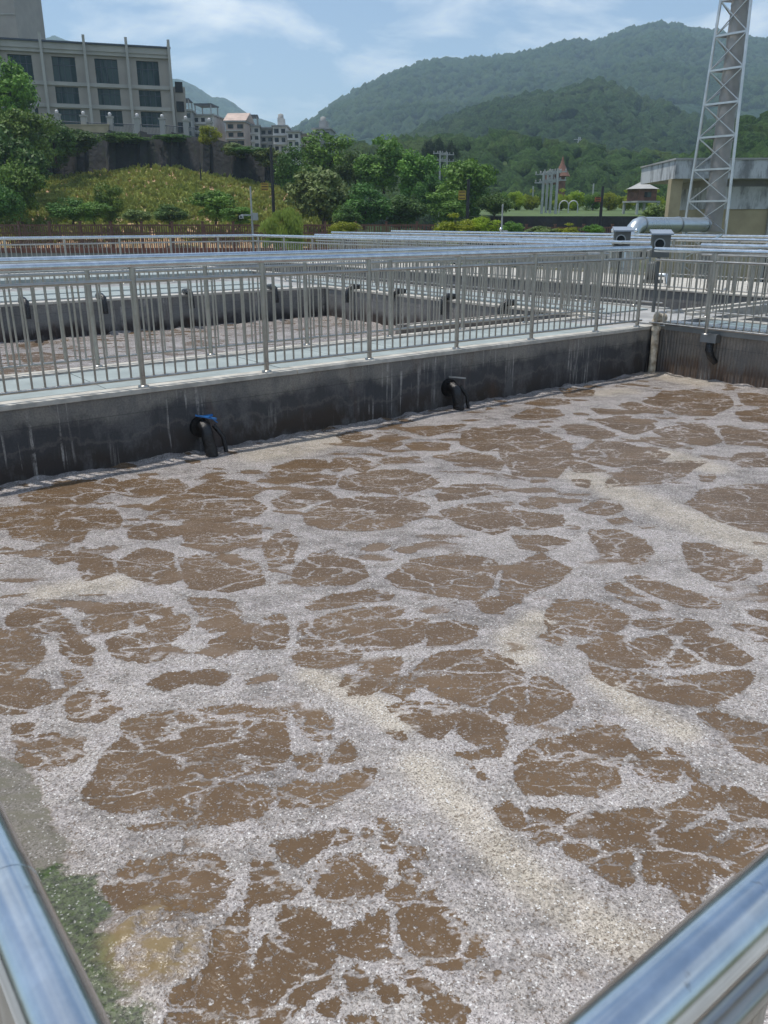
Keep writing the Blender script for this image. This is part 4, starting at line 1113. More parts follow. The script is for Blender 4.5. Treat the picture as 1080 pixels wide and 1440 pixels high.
M['forest_far'] = mat_forest('far_forest', (0.012, 0.034, 0.016), (0.030, 0.064, 0.024), (0.065, 0.10, 0.04), 0.006, 0.05, 1.0, 14.0)
M['forest_mid'] = mat_forest('mid_forest', (0.020, 0.045, 0.012), (0.045, 0.085, 0.022), (0.09, 0.12, 0.045), 0.012, 0.25, 1.0, 2.0)


def hill(name, ridge, Dr, Db, zb, cols, rows, mat, rough, canopy, seed, spur=0.0, power=0.85):
    px = np.linspace(ridge[0][0], ridge[-1][0], cols)
    py = np.interp(px, [p[0] for p in ridge], [p[1] for p in ridge])
    V = np.zeros((rows + 6, cols, 3))
    for j, (x, y) in enumerate(zip(px, py)):
        Rg = at(x, y, Dr); Bs = at(x, 311, Db)
        for i in range(rows + 6):
            t = i / (rows - 1)
            if t <= 1:
                V[i, j] = (Bs.x + (Rg.x - Bs.x) * t, Bs.y + (Rg.y - Bs.y) * t, zb + (Rg.z - zb) * t ** power)
            else:
                e = t - 1
                V[i, j] = (Bs.x + (Rg.x - Bs.x) * (1 + e * 3), Bs.y + (Rg.y - Bs.y) * (1 + e * 3), zb + (Rg.z - zb) * (1 - e * 2.5))
    X, Y = V[..., 0], V[..., 1]
    tt = np.clip(np.arange(rows + 6) / (rows - 1), 0, 1)[:, None]
    env = np.sin(PI * np.clip(tt, 0, 1)) ** 0.7
    s = 1.0 / rough
    n = fbm(X + 5000, Y + 5000, s, seed, 5) - 0.5
    rid = 1 - np.abs(fbm(X + 9000, Y + 3000, s * 0.8, seed + 7, 4) - 0.5) * 4
    V[..., 2] += env * (n * rough * 0.30 + (rid - 0.4) * spur)
    V[..., 2] += (fbm(X + 700, Y + 900, 1.0 / (canopy * 1.6), seed + 3, 2) - 0.5) * canopy * 0.95 * np.minimum(tt * 6, 1)
    n_r, n_c = V.shape[:2]
    idx = np.arange(n_r * n_c).reshape(n_r, n_c)
    F = np.stack([idx[:-1, :-1], idx[:-1, 1:], idx[1:, 1:], idx[1:, :-1]], -1).reshape(-1, 4)
    me = bpy.data.meshes.new(name)
    me.from_pydata(V.reshape(-1, 3).tolist(), [], F.tolist())
    me.polygons.foreach_set('use_smooth', np.ones(len(F), bool)); me.materials.append(mat)
    o = link(name, me); tag(o, kind='structure')
    return V


hill('far_mountain', [(-500, 150), (-200, 100), (20, 75), (75, 51), (90, 57), (110, 64), (170, 95), (225, 112), (245, 110), (262, 115), (300, 138), (316, 140), (345, 158), (365, 168), (420, 190), (600, 230)],
     2000, 1300, 0, 300, 60, M['forest_far'], 260, 10, 4, 25)
V_main = hill('main_mountain', [(330, 236), (400, 192), (440, 174), (480, 143), (520, 123), (560, 102), (600, 88), (640, 86), (680, 84), (720, 80), (760, 72), (800, 66), (835, 69), (862, 56), (885, 46), (930, 37), (955, 40), (985, 47), (1010, 50), (1045, 58), (1080, 61), (1180, 68), (1400, 106), (1700, 136)],
     1500, 700, 5, 640, 240, M['forest_far'], 170, 8, 21, 22, 0.8)
V_mid = hill('middle_hill', [(430, 262), (520, 228), (600, 190), (660, 168), (720, 150), (780, 136), (840, 127), (880, 139), (920, 156), (960, 170), (1000, 180), (1080, 196), (1300, 190)],
     640, 330, 0, 300, 110, M['forest_mid'], 90, 5, 33, 7, 0.9)
V_near = hill('wooded_ridge', [(330, 262), (400, 240), (470, 226), (540, 218), (600, 214), (650, 208), (700, 208), (760, 216), (830, 226), (880, 236), (940, 238), (1000, 236), (1100, 238), (1300, 230)],
     270, 175, -1.5, 160, 50, M['forest_mid'], 40, 2, 43, 2, 0.8)
V_right = hill('right_hill', [(900, 262), (960, 236), (1000, 214), (1040, 186), (1080, 172), (1200, 150), (1400, 150)],
     190, 120, -1.5, 90, 40, M['forest_mid'], 30, 1.5, 51, 2, 0.9)


def blob_forest(name, V, n, size, seed, mats, rows=(0.05, 1.0), lift=0.15, skip=None, sub=2):
    """one joined mass of lumpy crowns standing on a slope"""
    rng = np.random.RandomState(seed)
    bm = bmesh.new(); bmesh.ops.create_icosphere(bm, subdivisions=sub, radius=1)
    base = np.array([v.co[:] for v in bm.verts]); tri = np.array([[v.index for v in f.verts] for f in bm.faces]); bm.free()
    nr = V.shape[0] - 6; nc = V.shape[1]
    i = rng.uniform(rows[0], rows[1], n) * (nr - 1); j = rng.uniform(0, nc - 1.01, n)
    i0 = i.astype(int); j0 = j.astype(int)
    i1 = np.minimum(i0 + 1, nr - 1)
    fi = (i - i0)[:, None]; fj = (j - j0)[:, None]
    P = (V[i0, j0] * (1 - fi) + V[i1, j0] * fi) * (1 - fj) + (V[i0, j0 + 1] * (1 - fi) + V[i1, j0 + 1] * fi) * fj
    if skip is not None: P = P[~skip(P)]
    m = len(P)
    s = size * rng.uniform(0.6, 1.35, m)
    variants = []
    for q in range(8):
        nrm = base.copy()
        d = 1 + 0.55 * (np.array([noise.noise(Vector(b * 2.3) + Vector((q * 7.1, 0, 0))) for b in base])) + 0.35 * np.array([noise.noise(Vector(b * 5.3) + Vector((q * 3.1, 4, 0))) for b in base])
        variants.append(nrm * d[:, None])
    vs = np.array(variants)[rng.randint(0, 8, m)]
    sc3 = np.stack([s * rng.uniform(0.85, 1.15, m), s * rng.uniform(0.85, 1.15, m), s * rng.uniform(0.8, 1.4, m)], -1)
    vs = vs * sc3[:, None, :] + P[:, None, :] + np.array([0, 0, 1.0]) * (s * lift)[:, None, None]
    F = (tri[None] + (np.arange(m) * len(base))[:, None, None]).reshape(-1, 3)
    me = bpy.data.meshes.new(name)
    me.vertices.add(m * len(base)); me.vertices.foreach_set('co', vs.reshape(-1).astype(np.float32))
    me.loops.add(F.size); me.loops.foreach_set('vertex_index', F.ravel().astype(np.int32))
    me.polygons.add(len(F)); me.polygons.foreach_set('loop_start', (np.arange(len(F)) * 3).astype(np.int32)); me.polygons.foreach_set('loop_total', np.full(len(F), 3, np.int32))
    me.polygons.foreach_set('use_smooth', np.ones(len(F), bool)); me.update(calc_edges=True)
    me.materials.append(mats)
    o = link(name, me)
    return o


def mat_crown(name, a, b, c_, ns):
    k = NM(name)
    g = k.noise(ns, 6, 0.7); f = k.noise(ns * 0.12, 4, 0.6); w_ = k.noise(ns * 0.02, 3, 0.6)
    c = k.mix(k.step(f, 0.35, 0.65), a, b)
    c = k.mix(k.math('MULTIPLY', k.step(w_, 0.45, 0.6), 0.5), c, c_)
    c = k.mix(k.math('MULTIPLY', k.step(g, 0.5, 0.62), 0.55), c, tuple(min(x * 1.9, 1) for x in b))
    c = k.mix(k.math('MULTIPLY', k.math('SUBTRACT', 1.0, k.step(g, 0.36, 0.48)), 0.6), c, tuple(x * 0.35 for x in a))
    k.set(Base_Color=c, Roughness=0.9, Normal=k.bump(g, 1.0, 2.0 / ns))
    k.b.inputs['Specular IOR Level'].default_value = 0.15
    return k.m


M['crown_far'] = mat_crown('distant_crowns', (0.014, 0.036, 0.010), (0.034, 0.070, 0.018), (0.06, 0.09, 0.026), 0.6)
M['crown_mid'] = mat_crown('woodland_crowns', (0.018, 0.045, 0.012), (0.045, 0.09, 0.02), (0.08, 0.11, 0.03), 1.4)
tag(blob_forest('mountain_woodland', V_main[:, 20:370], 15000, 4.8, 15, M['crown_far'], rows=(0.25, 1.0), sub=1), 'hazy tree crowns covering the high mountain and its ridge line', 'woodland', kind='stuff')
tag(blob_forest('distant_woodland', V_mid, 3600, 4.6, 5, M['crown_far']), 'mass of blue green tree crowns covering the middle hill below the mountain', 'woodland', kind='stuff')
tag(blob_forest('near_woodland', V_near, 1100, 3.0, 6, M['crown_mid']), 'dark green wood on the low ridge behind the poles and pavilion', 'woodland', kind='stuff')
tag(blob_forest('right_woodland', V_right, 700, 2.2, 8, M['crown_mid'], rows=(0.3, 1.0)), 'bright green wooded slope behind the lattice tower at right', 'woodland', kind='stuff')

# ================================================================= LEFT HILLSIDE, RETAINING WALL, TERRACE
TOP = [(-60, 150), (40, 172), (75, 183), (130, 186), (240, 190), (300, 195), (345, 206), (385, 224), (420, 246), (450, 275)]
BASE = [(-60, 250), (40, 250), (75, 250), (130, 246), (200, 236), (250, 236), (290, 245), (345, 256), (385, 262), (420, 270), (450, 285)]
ti = lambda L, x: float(np.interp(x, [p[0] for p in L], [p[1] for p in L]))
DW = 98.0
nx_, ny_ = 150, 60
V = []
for j in range(ny_):
    t = j / (ny_ - 1)
    for i in range(nx_):
        x = -80 + 560 * i / (nx_ - 1)
        b_ = at(x, ti(BASE, x), DW)
        f_ = at(x, 311, 62.0)
        p = f_.lerp(b_, t)
        z = -1.6 + (b_.z + 1.6) * (t ** 0.85)
        z += (noise.fractal(Vector((p.x * 0.35, p.y * 0.35, 3.3)), 1.0, 2.0, 4)) * 0.22
        V.append((p.x, p.y, z))
F = [(j * nx_ + i, j * nx_ + i + 1, (j + 1) * nx_ + i + 1, (j + 1) * nx_ + i) for j in range(ny_ - 1) for i in range(nx_ - 1)]
k = NM('cultivated_slope')
f = k.noise(0.16, 5, 0.6); g = k.noise(3.0, 6, 0.7)
wv = k.n('TexWave'); wv.inputs['Scale'].default_value = 0.45; wv.inputs['Distortion'].default_value = 3.0
k.l(k.tc.outputs['Object'], wv.inputs['Vector'])
soil = k.mix(g, (0.34, 0.20, 0.11), (0.50, 0.35, 0.20))
grass = k.mix(g, (0.15, 0.19, 0.045), (0.36, 0.40, 0.11))
k.set(Base_Color=k.mix(k.step(k.math('ADD', f, k.math('MULTIPLY', g, 0.35)), 0.53, 0.68), grass, soil), Roughness=0.95, Normal=k.bump(g, 0.8, 0.2))
M['slope'] = k.m
me = bpy.data.meshes.new('hillside'); me.from_pydata(V, [], F); me.materials.append(M['slope'])
me.polygons.foreach_set('use_smooth', [True] * len(F))
hs_ = link('hillside', me); tag(hs_, kind='structure')
HV = np.array(V).reshape(ny_, nx_, 3)


def tuft_field(name, V, n, seed, mat, h=(0.25, 0.6), rows=(0.1, 1), colrange=(0, 1), blades=7, sel=None):
    rng = random.Random(seed); vs = []; fs = []
    nr, nc = V.shape[:2]
    for q in range(n):
        a = rng.uniform(*rows) * (nr - 1.01); b_ = (colrange[0] + rng.random() * (colrange[1] - colrange[0])) * (nc - 1.01)
        # planted in rows along the contour
        a = round(a * 1.0) + rng.uniform(-0.16, 0.16); a = min(max(a, 0), nr - 1.01)
        p = V[int(a), int(b_)] * (1 - (b_ % 1)) + V[int(a), int(b_) + 1] * (b_ % 1)
        if sel and not sel(p): continue
        H = rng.uniform(*h)
        for m in range(blades):
            t = rng.uniform(0, 2 * PI); r = H * rng.uniform(0.15, 0.7); w_ = H * rng.uniform(0.12, 0.3)
            tip = (p[0] + r * math.cos(t), p[1] + r * math.sin(t), p[2] + H * rng.uniform(0.5, 1.1))
            c, s = math.cos(t + PI / 2) * w_, math.sin(t + PI / 2) * w_
            k_ = len(vs)
            mid = [p[i] * 0.45 + tip[i] * 0.55 for i in range(3)]
            vs += [(p[0], p[1], p[2] - 0.05), (mid[0] + c, mid[1] + s, mid[2] + H * .12), tip, (mid[0] - c, mid[1] - s, mid[2] + H * .12)]
            fs += [(k_, k_ + 1, k_ + 2, k_ + 3)]
    me = bpy.data.meshes.new(name); me.from_pydata(vs, [], fs); me.materials.append(mat)
    return link(name, me)


M['leaf_crop'] = mat_leaf('crop_leaf', (0.15, 0.20, 0.04), (0.38, 0.43, 0.10))
tag(tuft_field('crop_rows', HV, 9000, 4, M['leaf_crop'], rows=(0.15, 1.0)), 'yellow green crop rows planted on the slope below the retaining wall', 'crops', kind='stuff')

k = NM('dark_stone_wall')
vv = k.voro(1.6, 'DISTANCE_TO_EDGE'); f = k.noise(0.6, 6, 0.65); st_ = k.noise(2.0, 5, 0.6, v=k.vec((1, 1, 0.15)))
c = k.mix(k.step(vv, 0.0, 0.06), (0.03, 0.03, 0.03), k.mix(k.step(f, 0.35, 0.65), (0.022, 0.022, 0.023), (0.045, 0.044, 0.045)))
c = k.mix(k.math('MULTIPLY', k.step(st_, 0.5, 0.66), 0.6), c, (0.035, 0.045, 0.025))
k.set(Base_Color=c, Roughness=0.95, Normal=k.bump(vv, 0.8, 0.1))
M['stone'] = k.m
rw = empty('retaining_wall', at(200, 240, DW)); tag(rw, 'long dark stone retaining wall below the office building terrace', 'wall')
m = MB(); o0 = rw.location
xs = list(range(-60, 451, 15))
fr_, bk_ = [], []
for x in xs:
    T_ = at(x, ti(TOP, x), DW + 1.5); B_ = at(x, ti(BASE, x) + 4, DW)
    m.v += [tuple(B_ - o0), tuple(T_ - o0), tuple(T_ + place(0, 1.2) - o0), tuple(B_ + place(0, 3) - o0)]
for i in range(len(xs) - 1):
    a = i * 4
    m.f += [(a, a + 4, a + 5, a + 1), (a + 1, a + 5, a + 6, a + 2), (a + 3, a + 2, a + 6, a + 7)]
    m.sm += [False] * 3
m.f += [(0, 1, 2, 3), (a + 7, a + 6, a + 5, a + 4)]; m.sm += [False] * 2
m.build('stonework', M['stone'], rw)
# piers proud of the wall face
for x in range(-20, 420, 44):
    T_ = at(x, ti(TOP, x) - 1, DW + 1.3) - o0; B_ = at(x, ti(BASE, x) + 4, DW - 0.3) - o0
    MB().bar(B_, T_, 0.9, 0.8).build('pier', M['stone'], rw)

# terrace behind the wall
m = MB(); xs2 = list(range(-120, 481, 30))
for x in xs2:
    T_ = at(x, ti(TOP, x) + 1, DW + 2.4); z = T_.z
    for D in (DW + 2.4, 150, 280):
        p = at(x, 311, D); m.v.append((p.x, p.y, z + (0.0 if D < 120 else 0.5)))
for i in range(len(xs2) - 1):
    for j in range(2):
        a = i * 3 + j; m.f.append((a, a + 3, a + 4, a + 1)); m.sm.append(False)
m.build('terrace_ground', M['ground'])['kind'] = 'structure'

# ================================================================= OFFICE BUILDING ON THE TERRACE
A_ = at(0, 55, 116); B_ = at(236, 68, 122); zr = (A_.z + B_.z) / 2
ax_ = (Vector((B_.x, B_.y, 0)) - Vector((A_.x, A_.y, 0))); LB = ax_.length; ang = math.atan2(ax_.y, ax_.x)
zb_ = at(240, 190, 122).z - 1.5
H_ = zr - zb_
ob = empty('office_building', (B_.x, B_.y, zb_), ang); tag(ob, 'long beige office building with dark green windows on the terrace at upper left', 'building')
# local: x=0 at the right corner, negative x to the left, +y behind the facade
def fac(px, py):
    """facade coordinates of a surveyed pixel"""
    f0 = Vector((A_.x, A_.y)); dirv = Vector((ax_.x, ax_.y)).normalized()
    d = at(px, py, 100) - Vector((0, 0, CAM_Z)); d2 = Vector((d.x, d.y))
    nrm = Vector((-dirv.y, dirv.x))
    t = f0.dot(nrm) / d2.dot(nrm)
    P = d2 * t
    return (P - Vector((B_.x, B_.y))).dot(dirv), CAM_Z + d.z * t - zb_
fins = [fac(57, 60)[0], fac(118, 60)[0], fac(177, 62)[0]]
sp_ = (fins[2] - fins[0]) / 2
fins = [fins[2] - sp_ * i for i in range(7)]
rows_ = [(fac(208, 120)[1], fac(208, 86)[1]), (fac(208, 150)[1], fac(208, 127)[1]), (fac(208, 179)[1], fac(208, 157)[1])]
wc = [fac(208, 100)[0] - sp_ * i for i in range(7)]
ww = (fac(223, 100)[0] - fac(192, 100)[0])
XL = -36.0
# wall built round the openings
m = MB()
xsb = [XL] + sorted([c + s * ww / 2 for c in wc for s in (-1, 1)]) + [0.0]
zs = [0.0]
for (a, b_) in sorted(rows_): zs += [a, b_]
zs.append(H_)
for i in range(len(xsb) - 1):
    if i % 2 == 0: m.box((xsb[i], 0, 0), (xsb[i + 1], 0.6, H_))
    else:
        for q in range(0, len(zs) - 1, 2): m.box((xsb[i], 0, zs[q]), (xsb[i + 1], 0.6, zs[q + 1]))
m.box((XL, 0.61, 0), (-0.01, 14, H_ - 0.1))
m.build('wall', M['tile_wall'], ob)
for c in wc:
    for (a, b_) in rows_:
        wn_ = MB().box((c - ww / 2, 0.35, a), (c + ww / 2, 0.58, b_)).build('window', M['glass'], ob)
        m = MB()
        for q in range(1, 4): m.box((c - ww / 2 + ww * q / 4 - 0.035, 0.27, a), (c - ww / 2 + ww * q / 4 + 0.035, 0.345, b_))
        m.box((c - ww / 2, 0.26, a + (b_ - a) * 0.66), (c + ww / 2, 0.34, a + (b_ - a) * 0.66 + 0.06))
        m.build('mullion', M['roof_blue'], wn_)
for (a, b_) in rows_[1:]:
    MB().box((XL, -0.22, b_ + 0.12), (0.1, -0.002, b_ + 0.55)).build('floor_band', M['tile_trim'], ob)
t1 = rows_[0][1]
MB().box((XL, -0.35, t1 + 0.35), (0.15, -0.002, t1 + 1.25)).build('floor_band', M['tile_trim'], ob)
MB().box((XL, -0.5, H_ - 0.85), (0.2, -0.002, H_ - 0.12)).build('cornice', M['tile_trim'], ob)
MB().box((XL, -0.75, H_ - 0.115), (0.3, 14, H_ + 0.08)).build('coping', M['roof_blue'], ob)
for x in fins + [0.05]:
    MB().box((x - 0.17, -0.85, 0.0), (x + 0.17, -0.51, H_ + 0.9)).build('fin', M['tile_trim'], ob)
    MB().bar((x, -0.7, H_ + 0.75), (x, 1.2, H_ + 0.25), 0.25, 0.3).build('fin_brace', M['tile_trim'], ob)
# stair block at its right end
MB().box((0.5, 2.0, 0), (2.0, 9, H_ - 4.2)).build('stair_block', M['tile_wall'], ob)
for z in (2.0, 4.6, 7.0):
    MB().box((0.7, 1.9, z), (1.7, 1.998, z + 1.3)).build('window', M['glass_dark'], ob)

# tower block behind
p1 = at(27, 60, 150)
tb = empty('tower_block', (p1.x, p1.y, zb_ - 2), -YAW); tag(tb, 'plain beige tower block rising behind the office building', 'building')
MB().box((-16, 0, 0), (0, 12, 48)).build('wall', M['tile_wall'], tb)
for i in range(12):
    for j in range(3):
        MB().box((-15 + j * 5, -0.05, 3 + i * 3.6), (-13.4 + j * 5, -0.002, 4.6 + i * 3.6)).build('window', M['glass_dark'], tb)
    MB().box((-16.02, -0.12, 2.0 + i * 3.6), (-0.02, -0.003, 2.18 + i * 3.6)).build('floor_band', M['tile_trim'], tb)

# lamp pillars and rail along the terrace edge
for i, x in enumerate((47, 83, 120, 157, 195, 230, 263, 296)):
    yb = ti(TOP, x) + 2; p = at(x, yb, DW + 3.2)
    t = empty('lamp_pillar', (p.x, p.y, p.z - 0.3), -YAW)
    tag(t, 'pale pillar with a white globe on the terrace edge, ' + ['hidden among the tree at far left', 'first right of the left tree', 'second from the left tree', 'in front of the third window column', 'fourth from the left tree', 'under the last window column', 'just right of the office building', 'before the grey flats'][i], 'lamp pillar', 'globe lamp pillars')
    MB().box((-0.28, -0.28, 0), (0.28, 0.28, 2.0)).build('pillar', M['tile_trim'], t)
    MB().box((-0.36, -0.36, 2.0), (0.36, 0.36, 2.16)).build('cap', M['tile_trim'], t)
    MB().ball((0, 0, 2.36), 0.20).build('globe', M['lamp_white'], t)
tr_ = empty('terrace_railing', at(83, ti(TOP, 83), DW + 3.2)); tag(tr_, 'dark metal railing between the globe pillars on the terrace', 'railing')
m = MB(); q0 = tr_.location
pts = [at(x, ti(TOP, x) + 2, DW + 3.2) - q0 for x in range(83, 310, 4)]
for dz in (0.15, 1.1):
    m.tube([p + Vector((0, 0, dz)) for p in pts], 0.04, 6)
m.build('rails', M['roof_blue'], tr_)
m = MB()
for a, b_ in zip(pts[:-1], pts[1:]):
    for q in range(2):
        p = a.lerp(b_, q / 2); m.bar(p, p + Vector((0, 0, 1.1)), 0.03)
tag(m.build('bars', M['roof_blue'], tr_), kind='stuff')
# tan parapet left of the pillars
pp = at(90, 178, DW + 2.8)
t = empty('parapet', (pp.x, pp.y, pp.z - 1.0), -YAW - 0.03); tag(t, 'low yellowish parapet wall at the left end of the terrace', 'wall')
MB().box((-2.4, 0, 0), (5.0, 0.3, 1.1)).build('parapet_body', M['tan'], t)
MB().box((-2.5, -0.06, 1.1), (5.1, 0.36, 1.22)).build('parapet_cap', M['tan'], t)

# ================================================================= DISTANT HOUSES
def house(x0, x1, yt, yb, D, mat, label, floors=3, wins=3, extra=None, roofc='house_b'):
    P0 = at(x0, yb, D); P1 = at(x1, yb, D); Tz = at((x0 + x1) / 2, yt, D).z
    z0 = P0.z - 2.5; W_ = (P1 - P0).length; Hh = Tz - z0
    t = empty('house', (P0.x, P0.y, z0), -YAW + random.uniform(-0.12, 0.12)); tag(t, label, 'house')
    MB().box((0, 0, 0), (W_, 9, Hh)).build('wall', M[mat], t)
    rf = MB().box((-0.3, -0.5, Hh), (W_ + 0.3, 9.3, Hh + 0.3)).build('roof', M[roofc], t)
    fh = (Hh - 1.0) / (floors + 0.6)
    for q in range(floors):
        z = Hh - (q + 1) * fh + fh * 0.25
        for i in range(wins):
            cx = W_ * (i + 0.5) / wins; w2 = W_ / wins * random.uniform(0.24, 0.34)
            MB().box((cx - w2, -0.06, z), (cx + w2, -0.002, z + fh * 0.5)).build('window', M['glass_dark'], t)
        MB().box((-0.05, -0.7, z - fh * 0.32), (W_ * random.uniform(0.5, 1.0), -0.07, z - fh * 0.22)).build('balcony', M['house_a'], t)
    if extra == 'tower':
        MB().box((W_ * .3, 1.5, Hh + 0.3), (W_ * .75, 5, Hh + 1.9)).build('roof_tower', M[mat], t)
        MB().lathe([(0.6, 0), (0.6, 0.8), (0.0, 1.0)], (W_ * .5, 3, Hh + 1.9), 12).build('water_tank', M['house_b'], t)
    if extra == 'canopy':
        MB().box((0.3, 0.2, Hh + 2.2), (W_ - .3, 6, Hh + 2.4)).build('canopy', M['roof_blue'], t)
        for cx in (0.5, W_ - 0.5):
            MB().box((cx - .1, 0.4, Hh + 0.3), (cx + .1, 0.6, Hh + 2.2)).build('canopy_post', M['house_b'], t)
            MB().box((cx - .1, 5.4, Hh + 0.3), (cx + .1, 5.6, Hh + 2.2)).build('canopy_post', M['house_b'], t)
    if extra == 'gable':
        m = MB().add([(-.4, -.5, Hh + .3), (W_ + .4, -.5, Hh + .3), (W_ + .4, 9, Hh + .3), (-.4, 9, Hh + .3), (-.4, 4, Hh + 2.2), (W_ + .4, 4, Hh + 2.2)],
                     [(0, 1, 5, 4), (2, 3, 4, 5), (0, 4, 3), (1, 2, 5), (0, 3, 2, 1)])
        m.build('pitched_roof', M['house_c'], t)
    return t


house(247, 271, 156, 190, 185, 'house_b', 'grey block of flats directly right of the office building', 3, 3, 'canopy')
house(273, 302, 163, 193, 190, 'house_a', 'pale flats with a dark roof canopy beside the grey block', 3, 3, 'canopy')
house(303, 318, 186, 200, 205, 'house_b', 'low grey house in the gap between the flats', 1, 2)
house(319, 346, 172, 203, 190, 'house_c', 'pinkish house with a small gable', 3, 2, 'gable')
house(347, 366, 178, 205, 195, 'house_a', 'narrow white house right of the pinkish gable house', 3, 2, 'canopy')
house(367, 385, 181, 207, 198, 'house_b', 'grey house between the white house and the roof tower', 3, 2)
house(385, 404, 178, 212, 195, 'house_a', 'white house with a roof tower and water tank', 3, 2, 'tower')
house(405, 422, 186, 214, 190, 'house_a', 'white three storey house with wide balconies', 3, 2)
house(423, 441, 189, 216, 192, 'house_c', 'brownish house with a dark arched bay', 2, 2)
house(441, 465, 182, 212, 196, 'house_b', 'plain grey house at the right end of the row', 2, 2, 'tower')

# ================================================================= BROWN FENCE BEYOND THE PLANT
def brown_fence(x0, x1, D, ytop, label):
    P0 = at(x0, ytop, D); P1 = at(x1, ytop, D)
    L = math.hypot(P1.x - P0.x, P1.y - P0.y)
    zt = P0.z; zb = -1.75
    t = empty('timber_fence', (P0.x, P0.y, zb), -YAW); tag(t, label, 'fence')
    h = zt - zb
    n = int(L / 2.05) + 1
    pm_ = MB().box((-0.07, -0.07, 0), (0.07, 0.07, h + 0.10)).box((-0.10, -0.10, h + 0.10), (0.10, 0.10, h + 0.17)).mesh('fence_post', M['fence_brown'])
    for i in range(n): link('fence_post', pm_, t, (i * 2.05, 0, 0))
    for z in (h - 0.12, h - 0.62):
        MB().box((0, -0.035, z), (L, 0.035, z + 0.09)).build('fence_rail', M['fence_brown'], t)
    MB().box((0, -0.16, 0), (L, 0.16, 1.18)).build('footing', M['concrete'], t)
    MB().box((0, -0.20, 1.182), (L, 0.20, 1.50)).build('footing_cap', M['brick_red'], t)
    pk_ = MB().box((-0.035, -0.06, 1.505), (0.035, -0.037, h - 0.02)).mesh('picket', M['fence_brown'])
    x = 0.12
    while x < L:
        o = link('picket', pk_, t, (x, random.uniform(-0.006, 0.006), random.uniform(-0.03, 0.02)))
        o.rotation_euler = (0, random.uniform(-0.012, 0.012), 0)
        x += 0.14 + random.uniform(-0.02, 0.02)


brown_fence(-60, 612, 58, 315, 'long brown timber fence with capped posts behind the plant')
brown_fence(700, 900, 62, 318.5, 'shorter brown fence right of the yellow shrubs')

# ================================================================= POLES AND SIGNS
def pole(px, yt, yb, D, r, mat, label, cat='pole', sign=None, smat='yellow', arm=None, name='utility_pole'):
    T_ = at(px, yt, D)
    t = empty(name, (T_.x, T_.y, -1.72), -YAW); tag(t, label, cat)
    h = T_.z + 1.72
    MB().tube([(0, 0, 0), (0, 0, h * 0.6), (0, 0, h)], [r, r * 0.9, r * 0.75], 10).build('pole', M[mat], t)
    if sign:
        sx, sy0, sy1, sw = sign
        c = at(sx, sy0, D); e = at(sx, sy1, D)
        dx = (c - T_).dot(place(1, 0)); z1 = c.z + 1.72; z0 = e.z + 1.72
        sg = MB().box((dx - sw / 2, -0.05, z0), (dx + sw / 2, 0.0, z1)).build('sign_board', M[smat], t)
        m = MB()
        for q in range(3):
            z = z0 + (z1 - z0) * (q + 0.5) / 3
            m.box((dx - sw * 0.4, -0.06, z - 0.03), (dx + sw * 0.4, -0.051, z + 0.03))
        m.build('sign_stripe', M['pole_black'], sg)
        MB().bar((dx + sw / 2 * (1 if dx < 0 else -1), -0.02, (z0 + z1) / 2), (0, 0, (z0 + z1) / 2), 0.05).build('sign_arm', M[mat], t)
    if arm == 'camera':
        MB().bar((-0.55, 0, h - 1.35), (0.15, 0, h - 1.35), 0.07).build('arm', M[mat], t)
        cmr = MB().box((-0.60, -0.25, h - 1.52), (-0.42, 0.10, h - 1.37)).build('camera_housing', M['lamp_white'], t)
        MB().tube([(-0.51, -0.251, h - 1.445), (-0.51, -0.27, h - 1.445)], 0.05, 10).build('lens', M['glass_dark'], cmr)
        MB().box((0.05, -0.12, h - 1.6), (0.3, 0.12, h - 1.25)).build('junction_box', M['pole_pale'], t)
    if arm == 'cross':
        for z in (h - 0.3, h - 1.1):
            ca = MB().bar((-0.9, 0, z), (0.9, 0, z), 0.11).build('crossarm', M['pole_pale'], t)
            for q in (-0.8, -0.3, 0.3, 0.8):
                MB().lathe([(0.05, 0), (0.09, 0.06), (0.04, 0.1), (0.09, 0.16), (0.0, 0.24)], (q, 0, z + 0.06), 8).build('insulator', M['house_b'], ca)
    return t


pole(381, 207, 290, 70, 0.14, 'pole_black', 'tall dark pole with an amber sign in front of the retaining wall', sign=(372, 257, 268, 0.6))
pole(281, 228, 262, 90, 0.09, 'pole_black', 'thin dark pole standing in the crop slope')
pole(659, 252, 303, 72, 0.15, 'pole_black', 'dark pole with an amber sign among the trees', sign=(650, 268, 281, 0.6))
pole(848, 262, 322, 66, 0.13, 'pole_black', 'dark pole with an orange sign left of the pavilion', sign=(841, 277, 284, 0.45), smat='orange')
pole(352, 262, 335, 44, 0.055, 'pole_pale', 'slim pale camera mast beside the willow', 'camera mast', arm='camera', name='camera_mast')
pole(707, 287, 335, 44, 0.05, 'pole_pale', 'short pale camera mast beside the yellow shrubs', 'camera mast', arm='camera', name='camera_mast')
for i, (x, yt, D, lb) in enumerate([(765, 241, 92, 'leftmost'), (771, 240, 95, 'second'), (777, 238, 93, 'third'), (785, 237, 91, 'rightmost')]):
    pole(x, yt, 300, D, 0.16, 'pole_pale', f'pale concrete power pole with crossarms, {lb} of the cluster of four', arm='cross')
pole(750, 262, 300, 110, 0.12, 'pole_pale', 'thin pale pole left of the cluster of power poles')
pole(815, 268, 298, 110, 0.12, 'pole_pale', 'thin pale pole right of the cluster of power poles')
pole(835, 258, 300, 112, 0.12, 'pole_pale', 'thin pale pole before the amber flowering shrubs')
pole(619, 212, 260, 115, 0.14, 'pole_pale', 'left one of two pale poles rising from the tall trees', arm='cross')
pole(629, 214, 260, 116, 0.14, 'pole_pale', 'right one of two pale poles rising from the tall trees', arm='cross')

